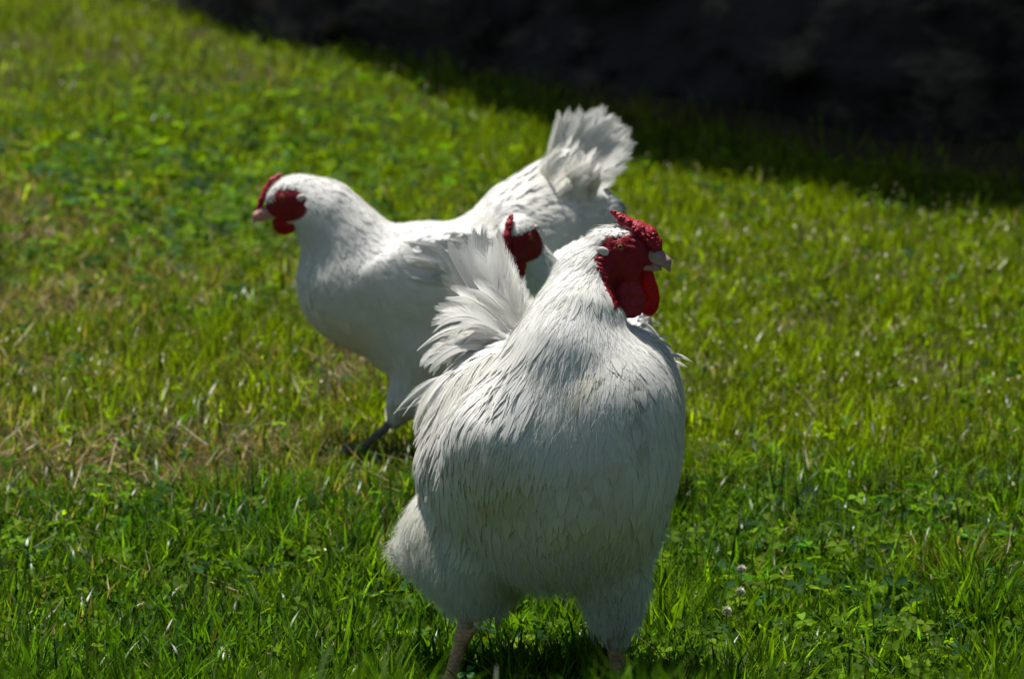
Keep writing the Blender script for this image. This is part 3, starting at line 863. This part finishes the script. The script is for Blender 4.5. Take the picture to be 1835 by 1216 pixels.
    for y in (-1, 1):
        for i in range(9):
            q((800 + 6 * i, 450 + 12 * i, y * .100), (870 + 6 * i, 452 + 11 * i, y * .118), (945 - 5 * i, 440 + 13 * i, y * .100), .028, (0, y, .2), notch=.12, ang=24)
        for i in range(16):
            u0 = 730 + rng.uniform(0, 120); v0 = 425 + rng.uniform(0, 80)
            q((u0 - 20, v0, y * .108), (u0 + 15, v0 + 2, y * .117), (u0 + 45, v0 + 12, y * .112), .022, (0, y, .2), notch=.25, nb=30)
    quills('wing_feathers', T, M_QUILL, root)
    return root

def build_hens():
    D = 9.66
    hx = lambda u, v, c=0: P(u, v, D + c)
    hen('hen', D, 0.0, (hx(780, 600)[0], D, 0.0),
        [hx(650, 480), hx(615, 425), hx(580, 378), hx(545, 352)], (-1, -0.05, -0.03), hx(520, 358),
        [88 / 1080, 64 / 1080, 50 / 1080, 36 / 1080],
        'white hen with upright fanned tail facing left, walking behind the rooster', [((770, 640), (728, 715), (708, 752), (640, 812), -.045), ((840, 650), (840, 730), (835, 765), (850, 830), .05)], 21)
    d2 = 8.95
    g = lambda u, v, c=0: P(u, v, d2 + c)
    hen('hen', D, rad(84), (g(1050, 700)[0], d2 + .12, 0.0),
        [g(1038, 640, .06), g(1000, 575, .02), g(963, 503, -.01), g(940, 445, -.03)], (-.44, -1, -.30), g(929, 425, -.05),
        [.078, .050, .035, .028],
        'white hen half hidden behind the rooster, head peering over his tail', [((770, 640), (745, 715), (735, 760), (730, 830), -.045), ((800, 650), (800, 730), (800, 765), (805, 830), .045)], 33, .85, 70)

# ================================================================== GROUND
BASE = np.array([[-14, 47.], [-1.72, 19.8], [-.53, 16.4], [.25, 15.2], [1.8, 13.9], [5, 12.3], [14, 9.0]])
def bank_y(x): return np.interp(x, BASE[:, 0], BASE[:, 1])
def gz(x, y):
    x = np.asarray(x, float); y = np.asarray(y, float)
    ridge = 0.470 * sstep(7.05, 5.35, y)
    n = (fbm(x * 1.3 + 5, y * 1.3, 7, 3) - .5) * 0.05 * sstep(8.3, 9.6, y)
    n2 = (fbm(x * 7, y * 5, 9, 3) - .5) * 0.03 * sstep(8.6, 7.2, y) * sstep(6.5, 5.5, y)
    rise = 3.2 * sstep(1.5, -9, y)  # unseen slope behind the camera, added to block low sky and reflect green
    return ridge + n + n2 + rise

def build_ground():
    def axis(a, b, h, far):
        c = np.arange(a, b, h); out = []; s = h
        lo = [c[0]]; 
        while lo[-1] > -far: s *= 1.35; lo.append(lo[-1] - s)
        hi = [c[-1]]; s = h
        while hi[-1] < far: s *= 1.35; hi.append(hi[-1] + s)
        return np.concatenate([lo[1:][::-1], c, hi[1:]])
    xs = axis(-3, 3, .05, 300); ys = axis(-10, 22, .08, 300)
    X, Y = np.meshgrid(xs, ys, indexing='ij'); Z = gz(X, Y)
    V = np.stack([X, Y, Z], -1).reshape(-1, 3)
    n, m_ = X.shape
    i = (np.arange(n - 1)[:, None] * m_ + np.arange(m_ - 1)[None]).ravel()
    F = np.stack([i, i + m_, i + m_ + 1, i + 1], 1)
    m, t, out = new_mat('soil_and_thatch')
    geo = nd(t, 'ShaderNodeNewGeometry')
    n1 = nd(t, 'ShaderNodeTexNoise', Scale=3.0, Detail=6.0); n2 = nd(t, 'ShaderNodeTexNoise', Scale=90.0, Detail=4.0)
    for q in (n1, n2): t.links.new(geo.outputs['Position'], q.inputs['Vector'])
    r = nd(t, 'ShaderNodeValToRGB'); e = r.color_ramp.elements
    e[0].position = .35; e[0].color = (.022, .018, .010, 1); e[1].position = .7; e[1].color = (.075, .060, .026, 1)
    mx = nd(t, 'ShaderNodeMath', operation='ADD'); h = nd(t, 'ShaderNodeMath', operation='MULTIPLY'); h.inputs[1].default_value = .5
    t.links.new(n1.outputs[0], mx.inputs[0]); t.links.new(n2.outputs[0], mx.inputs[1]); t.links.new(mx.outputs[0], h.inputs[0]); t.links.new(h.outputs[0], r.inputs[0])
    p = nd(t, 'ShaderNodeBsdfPrincipled', Roughness=.95); p.inputs['Specular IOR Level'].default_value = .1
    b = nd(t, 'ShaderNodeBump', Strength=.8, Distance=.01); t.links.new(n2.outputs[0], b.inputs['Height']); t.links.new(b.outputs[0], p.inputs['Normal'])
    t.links.new(r.outputs[0], p.inputs['Base Color']); t.links.new(p.outputs[0], out.inputs[0])
    cov = (sstep(3.6, 2.6, V[:, 1]) + sstep(.15, .45, np.abs(V[:, 0]) - .0885 * np.abs(V[:, 1])) * (V[:, 1] < bank_y(V[:, 0]) - 1.5)).clip(0, 1)[:, None]
    gn = fbm(V[:, 0] * 2, V[:, 1] * 2, 5, 3)[:, None]
    col = np.array([.06, .05, .026]) * (1 - cov) + np.array([.050, .080, .008]) * (.7 + .6 * gn) * cov
    at = nd(t, 'ShaderNodeAttribute', attribute_name='tint')
    mm_ = nd(t, 'ShaderNodeMix', data_type='RGBA', blend_type='MIX'); mm_.inputs[0].default_value = .5
    sc_ = nd(t, 'ShaderNodeMix', data_type='RGBA', blend_type='MULTIPLY'); sc_.inputs[0].default_value = 1.0
    e[0].color = (.45, .42, .40, 1); e[1].color = (1.35, 1.3, 1.2, 1)
    t.links.new(at.outputs['Color'], sc_.inputs[6]); t.links.new(r.outputs[0], sc_.inputs[7]); t.links.new(sc_.outputs[2], p.inputs['Base Color'])
    t.nodes.remove(mm_)
    o = mesh_np('ground', V, [F], m, col=col); tag(o, kind='structure')

def build_bank():
    """tall rocky bank that throws the shade"""
    s = np.concatenate([np.linspace(-10, -2, 40), np.arange(-2, 3, .03), np.linspace(3, 12, 40)])
    h = np.concatenate([np.arange(-.15, 1.2, .03), np.linspace(1.2, BANK_H, 90)])
    S, Hh = np.meshgrid(s, h, indexing='ij')
    Y = bank_y(S)
    off = (fbm(S * 2.2 + 3, Hh * 2.6, 4, 5) - .5) * .85 + (np.abs(fbm(S * 6, Hh * 8, 8, 3) - .5)) * -.25
    slope = .45 * sstep(1.0, -.1, Hh) * (.3 + 1.2 * fbm(S * 1.5, Hh * .5 + 8, 66, 3))
    ln = sstep(1.0, BANK_H, Hh); X = S + LEAN[0] * ln; Y = Y + off - slope + LEAN[1] * ln
    V = np.stack([X, Y, Hh], -1)
    n, m_ = S.shape
    back = V.copy(); back[:, :, 1] += 3.0
    n0 = n * m_
    i = (np.arange(n - 1)[:, None] * m_ + np.arange(m_ - 1)[None]).ravel()
    F = [np.stack([i, i + m_, i + m_ + 1, i + 1], 1), np.stack([i, i + 1, i + m_ + 1, i + m_], 1) + n0]
    k = np.arange(n - 1)
    top = np.stack([k * m_ + m_ - 1, (k + 1) * m_ + m_ - 1, (k + 1) * m_ + m_ - 1 + n0, k * m_ + m_ - 1 + n0], 1)
    F.append(top)
    for col in (0, n - 1):
        j = np.arange(m_ - 1) + col * m_
        F.append(np.stack([j, j + 1, j + 1 + n0, j + n0], 1))
    m, t, out = new_mat('bank_rock_and_earth')
    geo = nd(t, 'ShaderNodeNewGeometry')
    n1 = nd(t, 'ShaderNodeTexNoise', Scale=3.2, Detail=8.0, Roughness=.62); mp = nd(t, 'ShaderNodeMapping'); mp.inputs['Scale'].default_value = (1, 1, 2.4); t.links.new(geo.outputs['Position'], mp.inputs[0]); t.links.new(mp.outputs[0], n1.inputs['Vector'])
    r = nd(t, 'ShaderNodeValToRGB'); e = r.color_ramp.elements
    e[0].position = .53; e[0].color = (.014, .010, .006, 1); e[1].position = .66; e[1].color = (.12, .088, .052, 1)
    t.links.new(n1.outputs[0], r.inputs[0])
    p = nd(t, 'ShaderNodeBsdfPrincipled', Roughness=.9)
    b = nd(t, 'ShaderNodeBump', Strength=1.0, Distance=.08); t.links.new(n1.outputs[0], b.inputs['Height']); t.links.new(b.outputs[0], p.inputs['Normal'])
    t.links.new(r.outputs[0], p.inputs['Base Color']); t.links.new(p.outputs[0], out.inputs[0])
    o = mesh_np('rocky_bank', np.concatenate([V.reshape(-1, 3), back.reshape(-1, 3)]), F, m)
    tag(o, 'dark rocky earth bank in deep shade at the top right of the lawn', kind='structure')

# ------------------------------------------------------------------ where things grow (world metres)
def gauss(x, y, cx, cy, rx, ry): return np.exp(-((x - cx) / rx) ** 2 - ((y - cy) / ry) ** 2)
def dryness(x, y):
    d = 1.15 * gauss(x, y, -1.0, 10.9, .36, 1.0) + .40 * gauss(x, y, -.72, 9.5, .30, .35) + .7 * gauss(x, y, -1.12, 12.7, .25, 1.0) + .4 * gauss(x, y, -.33, 10.6, .2, .5) + .35 * gauss(x, y, -.40, 9.9, .35, .8) + .5 * gauss(x, y, -.5, 11.8, .35, .7)
    d = d + .55 * gauss(x, y, -1.3, 12.4, .4, 1.0) + .35 * gauss(x, y, -.9, 15.0, .5, .8)
    n = fbm(x * 4.2 + 7, y * 2.6, 31, 4)
    n2 = fbm(x * 13 + 3, y * 8, 91, 3)
    return np.clip(d * np.clip(4.2 * (.65 * n + .35 * n2) - 1.35, 0, 1.3) + .7 * np.clip(n - .58, 0, 1), 0, 1)
def shade_depth(x, y):
    """how far behind the sun line of the bank a point lies"""
    L = BANK_H / math.tan(rad(SUN_EL))
    return y - (bank_y(x - LEAN[0] + L * SUN_AZ[0]) + LEAN[1] - L * SUN_AZ[1])
def scatter(n, x0, x1, y0, y1, cone=True, extra=.25, r=rng):
    y = y0 + (y1 - y0) * r.random(n)
    if cone:
        half = .0885 * y + extra; x = (r.random(n) * 2 - 1) * half
    else: x = x0 + (x1 - x0) * r.random(n)
    return x, y

def blades(name, mat, x, y, L, W, lean, bend, colr, nseg=3, twist=1.0, seed=1, z0=None, label=None, roll=None):
    r = np.random.default_rng(seed)
    n = len(x)
    z = gz(x, y) - .003 if z0 is None else z0
    az = r.uniform(0, 2 * math.pi, n)
    lx = np.stack([np.cos(az), np.sin(az), np.zeros(n)], 1)
    fa = az + np.pi / 2 + r.normal(0, .5, n) * twist
    sd = np.stack([np.cos(fa), np.sin(fa), np.zeros(n)], 1)
    rows = []
    base = np.stack([x, y, z], 1)
    for i in range(nseg + 1):
        t = i / nseg
        ang = lean + bend * t
        # integrate roughly: position along an arc
        a = lean + bend * t * .5
        p = base + (L * t)[:, None] * (np.sin(a)[:, None] * lx + np.cos(a)[:, None] * np.array([0, 0, 1.0]))
        wd = W * (1 - t ** 1.8) * (.75 + .5 * min(t * 3, 1)) * .5 if i < nseg else None
        if i < nseg:
            rows += [p - sd * wd[:, None], p + sd * wd[:, None]]
        else: rows.append(p)
    V = np.stack(rows, 1); nv = V.shape[1]
    b = (np.arange(n) * nv)[:, None]
    Q = [b + np.array([[2 * i, 2 * i + 1, 2 * i + 3, 2 * i + 2]]) for i in range(nseg - 1)]
    Tr = b + np.array([[2 * nseg - 2, 2 * nseg - 1, 2 * nseg]])
    F = ([np.concatenate(Q)] if Q else []) + [Tr]
    c = np.repeat(colr, nv, 0)
    o = mesh_np(name, V.reshape(-1, 3), F, mat, col=c)
    return o

def grass_colour(x, y, dry, r, bright=1.0):
    n = len(x)
    g1 = np.array([.092, .165, .005]); g2 = np.array([.165, .215, .004]); g3 = np.array([.042, .108, .006])
    tan_ = np.array([.24, .20, .085]); brown = np.array([.12, .085, .04])
    a = fbm(x * 3, y * 2, 51, 3); k = np.clip(a * 1.6 - .3 + r.normal(0, .22, n), 0, 1)[:, None]
    yel = (sstep(9.0, 10.2, y) * .75)[:, None]
    lo = g3 * (1 - yel * .8) + g1 * yel * .8
    c = lo * (1 - k) + (g1 * (1 - yel) + g2 * yel) * k
    c = c + (g2 - c) * (yel * .5)
    dd = (r.random(n) < dry)[:, None]
    m = r.random(n)[:, None]
    c = np.where(dd, tan_ * (1 - m * .7) + brown * m * .7, c)
    return c * np.exp(r.normal(-.25, .48, (n, 1))) * bright

def build_grass():
    r = np.random.default_rng(77)
    X = []; Y = []
    for (n, y0, y1, ex) in ((9000, 4.7, 5.75, .12), (14000, 5.75, 7.4, .2), (58000, 7.4, 9.3, .18), (72000, 9.3, 11.6, .2), (80000, 11.6, 14.5, .2), (60000, 14.5, 19.5, .3), (90000, 3.5, 19, 1.9)):
        x, y = scatter(n, 0, 0, y0, y1, True, ex, r); X.append(x); Y.append(y)
    x = np.concatenate(X); y = np.concatenate(Y)
    sd = shade_depth(x, y)
    keep = r.random(len(x)) < (1 - .97 * sstep(0, 1.0, sd))
    dry = dryness(x, y)
    cl = fbm(x * 9 + 3, y * 6, 13, 3)
    keep &= r.random(len(x)) < (1 - .35 * dry)
    cf = fbm(x * 26 + 3, y * 17, 19, 2)
    keep &= r.random(len(x)) < np.clip(.15 + 1.7 * cl * cf * 1.9, 0, 1)
    keep &= (y < bank_y(x) - .2)
    x, y, dry, cl = x[keep], y[keep], dry[keep], cl[keep]
    n = len(x)
    L = (.018 + .075 * cl ** 2 + .012 * r.random(n)) * r.uniform(.5, 1.45, n)
    L *= 1 + .30 * sstep(9.0, 8.0, y) - .2 * gauss(x, y, .6, 10.8, .6, 1.2)
    L *= 1 - .6 * gauss(x, y, -.095, 7.72, .07, .16)
    W = r.uniform(.0017, .0042, n) * (1 + .8 * sstep(9.3, 8.2, y))
    W = W * (1 + 1.2 * sstep(.2, .5, np.abs(x) - .0885 * y))
    lean = np.abs(r.normal(.25, .22, n)); bend = r.uniform(.1, 1.0, n)
    dd = r.random(n) < dry * .55; lean[dd] = r.uniform(.8, 1.45, dd.sum())
    o = blades('lawn_grass', M_GRASS, x, y, L, W, lean, bend, grass_colour(x, y, dry * .75, r), 3, 1.0, 5)
    tag(o, 'short green lawn grass with yellowing patches', 'grass', kind='stuff')
    # longer, wider blades
    X = []; Y = []
    for (n, y0, y1, ex) in ((420, 4.75, 5.7, .12), (600, 5.7, 7.4, .2), (15000, 7.4, 9.4, .18), (7500, 9.4, 12, .2), (3600, 12, 17.5, .2), (2000, 4, 17, 1.9)):
        x, y = scatter(n, 0, 0, y0, y1, True, ex, r); X.append(x); Y.append(y)
    x = np.concatenate(X); y = np.concatenate(Y)
    cl = fbm(x * 5 + 13, y * 3.5, 23, 3)
    pr = .25 + 2.6 * np.clip(cl - .42, 0, 1)
    pr = pr * (1 - .75 * gauss(x, y, .5, 11.3, .7, 1.3)) * (1 - .6 * dryness(x, y)) * (1 - .9 * sstep(0, .8, shade_depth(x, y)))
    k = r.random(len(x)) < pr; x, y = x[k], y[k]; n = len(x)
    L = r.uniform(.045, .095, n) * (1 - .6 * gauss(x, y, -.095, 7.72, .07, .16)); W = r.uniform(.0028, .0052, n)
    c = grass_colour(x, y, dryness(x, y) * .15, r, .9) * np.array([.75, .9, 1.2])
    o = blades('long_grass', M_WIDE, x, y, L, W, np.abs(r.normal(.25, .25, n)), r.uniform(.1, 1.9, n), c, 6, .6, 6)
    tag(o, 'longer glossy broad grass blades standing in the lawn', 'grass', kind='stuff')
    # straw lying about
    X = []; Y = []
    for (n, y0, y1) in ((2600, 7.4, 9.4), (9000, 9.2, 13), (2400, 13, 17)):
        x, y = scatter(n, 0, 0, y0, y1, True, .2, r); X.append(x); Y.append(y)
    x = np.concatenate(X); y = np.concatenate(Y)
    k = r.random(len(x)) < (.10 + 1.0 * dryness(x, y)) * (1 - sstep(0, .4, shade_depth(x, y))); x, y = x[k], y[k]; n = len(x)
    L = r.uniform(.03, .11, n); W = r.uniform(.0012, .0024, n)
    c = (np.array([.42, .32, .15]) * (1 - r.random((n, 1)) * .6))
    o = blades('straw', M_STRAW, x, y, L, W, r.uniform(1.1, 1.52, n), r.uniform(-.3, .3, n), c, 3, 1, 8, z0=gz(x, y) + r.uniform(.004, .03, n))
    tag(o, 'dry tan straw lying in the lawn', 'straw', kind='stuff')
    # seed-head flecks on thin stems
    X = []; Y = []
    for (n, y0, y1) in ((300, 7.6, 9.4), (2400, 9.4, 12.6), (1400, 12.6, 17)):
        x, y = scatter(n, 0, 0, y0, y1, True, .2, r); X.append(x); Y.append(y)
    x = np.concatenate(X); y = np.concatenate(Y)
    k = (shade_depth(x, y) < .45) & (r.random(len(x)) < .35 + .8 * gauss(x, y, .5, 11.0, .8, 1.6)); x, y = x[k], y[k]; n = len(x)
    h = r.uniform(.03, .065, n)
    c = np.array([.36, .33, .16]) * r.uniform(.5, 1.2, (n, 1))
    z = gz(x, y)
    parts = []
    for q in range(3):
        xx = x + r.normal(0, .003, n); yy = y + r.normal(0, .003, n)
        parts.append((xx, yy, z + h + r.normal(0, .004, n)))
    xx = np.concatenate([p[0] for p in parts]); yy = np.concatenate([p[1] for p in parts]); zz = np.concatenate([p[2] for p in parts])
    o = blades('seed_heads', M_STRAW, xx, yy, r.uniform(.006, .013, len(xx)), r.uniform(.002, .004, len(xx)), r.uniform(0, 1.2, len(xx)), r.uniform(0, .8, len(xx)), np.concatenate([c] * 3), 3, 1, 9, z0=zz)
    tag(o, 'tiny pale seed heads scattered over the lawn', 'seed head', kind='stuff')
    stem = blades('seed_stems', M_GRASS, x, y, h + .004, np.full(n, .0010), np.full(n, .02), np.full(n, .02), np.tile(np.array([[.12, .15, .04]]), (n, 1)), 2, 1, 10)
    tag(stem, 'thin stems carrying the seed heads of the lawn', 'grass stem', kind='stuff')

def build_clover():
    r = np.random.default_rng(99)
    X = []; Y = []
    for (n, y0, y1) in ((260, 4.75, 5.7), (600, 5.7, 7.4), (11000, 7.4, 9.6), (9000, 9.6, 12.4), (13000, 12.2, 15.5), (2000, 15.5, 18)):
        x, y = scatter(n, 0, 0, y0, y1, True, .2, r); X.append(x); Y.append(y)
    x = np.concatenate(X); y = np.concatenate(Y)
    c = fbm(x * 3.1 + 1, y * 2.2, 71, 4)
    p = 2.4 * np.clip(c - .46, 0, 1) + .9 * gauss(x, y, -.75, 13.2, .6, 1.3) + .5 * gauss(x, y, .62, 8.5, .5, .6) + .15
    p = p * (1 - .8 * gauss(x, y, .5, 11.0, .7, 1.3)) * (1 - .75 * dryness(x, y)) * (1 - sstep(0, .5, shade_depth(x, y)))
    k = r.random(len(x)) < p * .55; x, y = x[k], y[k]; n = len(x)
    h = r.uniform(.018, .050, n); z = gz(x, y)
    big = 1 + 1.2 * gauss(x, y, -.75, 13.0, .6, 1.4) + .5 * gauss(x, y, .55, 8.4, .5, .5)
    size = r.uniform(.006, .0115, n) * big
    dark = r.random(n)[:, None]
    colr = np.array([.050, .125, .006]) * (1 - dark) + np.array([.13, .21, .006]) * dark
    colr = np.where((r.random(n) < .25)[:, None], np.array([.030, .09, .022]), colr) * np.exp(r.normal(-.1, .4, (n, 1)))
    Vs = []; nf = 3
    th0 = r.uniform(0, 2 * np.pi, n)
    tilt = r.normal(0, .45, (n, 2))
    nrmv = nrm(np.stack([tilt[:, 0], tilt[:, 1] - .25, np.ones(n)], 1))
    ex = nrm(np.cross(nrmv, np.array([0, 1.0, 0]) + 0 * nrmv)); ey = np.cross(nrmv, ex)
    C = np.stack([x + r.normal(0, .006, n), y + r.normal(0, .006, n), z + h], 1)
    outline = [(0, 0), (.45, .38), (.9, .55), (1.25, .40), (1.18, 0), (1.25, -.40), (.9, -.55), (.45, -.38)]
    for j in range(3):
        a = th0 + j * 2.094 + r.normal(0, .12, n)
        d = ex * np.cos(a)[:, None] + ey * np.sin(a)[:, None]; e = -ex * np.sin(a)[:, None] + ey * np.cos(a)[:, None]
        for (p_, q_) in outline:
            Vs.append(C + (d * p_ + e * q_) * size[:, None] + nrmv * ((abs(q_) * .35 - .1 * p_ * p_) * size)[:, None])
    V = np.stack(Vs, 1); nv = V.shape[1]
    b = (np.arange(n) * nv)[:, None]
    F4 = np.concatenate([b + np.array([[o + 0, o + 1, o + 2, o + 4]]) for o in (0, 8, 16)] + [b + np.array([[o + 0, o + 4, o + 6, o + 7]]) for o in (0, 8, 16)])
    F3 = np.concatenate([b + np.array([[o + 2, o + 3, o + 4]]) for o in (0, 8, 16)] + [b + np.array([[o + 4, o + 5, o + 6]]) for o in (0, 8, 16)])
    o = mesh_np('clover', V.reshape(-1, 3), [F4, F3], M_CLOVER, col=np.repeat(colr, nv, 0))
    tag(o, 'three leaved clover and small weeds growing through the lawn', 'clover', kind='stuff')
    st = blades('clover_stems', M_GRASS, x, y, h, np.full(n, .0012), np.full(n, .03), np.full(n, .05), colr, 2, 1, 12)
    tag(st, 'thin stems under the clover leaves', 'clover stem', kind='stuff')

def clover_flowers():
    """white clover heads in the lawn at the lower right"""
    m, t, out = new_mat('clover_petals')
    p = nd(t, 'ShaderNodeBsdfPrincipled', Roughness=.6); n = nd(t, 'ShaderNodeTexNoise', Scale=400.0)
    rr = nd(t, 'ShaderNodeValToRGB'); rr.color_ramp.elements[0].color = (.45, .45, .33, 1); rr.color_ramp.elements[1].color = (.75, .74, .66, 1)
    t.links.new(n.outputs[0], rr.inputs[0]); t.links.new(rr.outputs[0], p.inputs['Base Color']); t.links.new(p.outputs[0], out.inputs[0])
    ms, t, out = new_mat('flower_stem')
    p = nd(t, 'ShaderNodeBsdfPrincipled', Roughness=.5); n = nd(t, 'ShaderNodeTexNoise', Scale=40.0)
    rr = nd(t, 'ShaderNodeValToRGB'); rr.color_ramp.elements[0].color = (.04, .09, .02, 1); rr.color_ramp.elements[1].color = (.08, .15, .03, 1)
    t.links.new(n.outputs[0], rr.inputs[0]); t.links.new(rr.outputs[0], p.inputs['Base Color']); t.links.new(p.outputs[0], out.inputs[0])
    r = np.random.default_rng(3)
    spec = [(1328, 1018, 'pale clover flower, highest of three right of the rooster legs'), (1326, 1058, 'pale clover flower, middle of three right of the rooster legs'), (1302, 1092, 'brownish clover flower, lowest of three right of the rooster legs')]
    for u, v, lab in spec:
        # find the lawn under this point
        d = 8.0
        for _ in range(30):
            q = P(u, v, d); d += (q[2] - (gz(q[0], q[1]) + .062)) * 2.5
        q = P(u, v, d); g = float(gz(q[0], q[1]))
        root = empty('clover_flower', (q[0], q[1], g)); tag(root, lab, 'flower', 'clover flowers in the lawn')
        Vs = []; Fs = []; o = 0
        for i in range(46):
            ph = math.acos(1 - 1.7 * (i + .5) / 46); a = i * 2.4
            dd = np.array([math.sin(ph) * math.cos(a), math.sin(ph) * math.sin(a), math.cos(ph)])
            s = nrm(np.cross(dd, [0.1, 0.2, 1])); c = q + dd * .0015; e = q + dd * r.uniform(.0075, .0095) + np.array([0, 0, -.001])
            n2 = np.cross(dd, s)
            Vs.append(np.array([c - s * .0008, c + s * .0008, (c + e) / 2 + s * .0014 + n2 * .0006, e, (c + e) / 2 - s * .0014 - n2 * .0006])); Fs.append(np.array([[0, 1, 2, 3], [0, 2, 3, 4]]) + o); o += 5
        mesh_np('petals', np.concatenate(Vs), [np.concatenate(Fs)], m, root)
        V, F = surface([Cone(np.array([q[0], q[1], g - .01]), q, .0010, .0009, .001)], .0009)
        mesh_np('stem', V, [F], ms, root)

def single_stalks():
    lab = [((1470, 205, 1470, 325), 12.95, 'stalk', 'upright green grass stalk catching the sun against the dark shade', (.11, .20, .008), .007, M_WIDE),
           ((376, 1042, 497, 1086), 8.35, 'straw', 'long pale straw lying between the green blades at the lower left', (.45, .36, .2), .0032, M_STRAW),
           ((240, 762, 296, 800), 9.75, 'straw', 'short pale straw lying on the yellowed patch left of the hen leg', (.45, .34, .18), .004, M_STRAW),
           ((140, 375, 158, 425), 12.3, 'stalk', 'pale bent stalk in the yellowed patch left of the hen head', (.34, .34, .2), .006, M_STRAW)]
    for (u0, v0, u1, v1), d, cat, l, c, wd, m in lab:
        a = P(u0, v0, d); b = P(u1, v1, d)
        if cat == 'straw': b = P(u1, v1, d - .03)
        n = 9; t = np.linspace(0, 1, n)[:, None]
        g = b[2] if cat == 'stalk' else min(a[2], b[2])
        pts = a * (1 - t) + b * t + np.array([0.004, 0, 0]) * np.sin(t * 3.1) 
        prf = np.sin(np.clip(t * 1.0 + .08, 0, 1) * math.pi) ** .5 * .5 + .2
        T = nrm(b - a); s = nrm(np.cross(T, [0, 1, 0])); q = np.cross(T, s)
        rings = np.stack([pts + s * wd * prf * .5, pts + q * wd * prf * .22, pts - s * wd * prf * .5, pts - q * wd * prf * .22], 1)
        F = np.concatenate([np.array([[i * 4 + j, i * 4 + (j + 1) % 4, i * 4 + 4 + (j + 1) % 4, i * 4 + 4 + j]]) for i in range(n - 1) for j in range(4)] + [np.array([[3, 2, 1, 0]]), np.array([[0, 1, 2, 3]]) + 4 * (n - 1)])
        V = rings.reshape(-1, 3)
        o = mesh_np('grass_stalk' if cat == 'stalk' else 'straw_stalk', V, [F], m, col=np.tile(np.array([c]), (len(V), 1)))
        tag(o, l, cat)

build_ground()
single_stalks()
build_bank()
build_grass()
build_clover()
clover_flowers()
build_hens()
build_rooster()
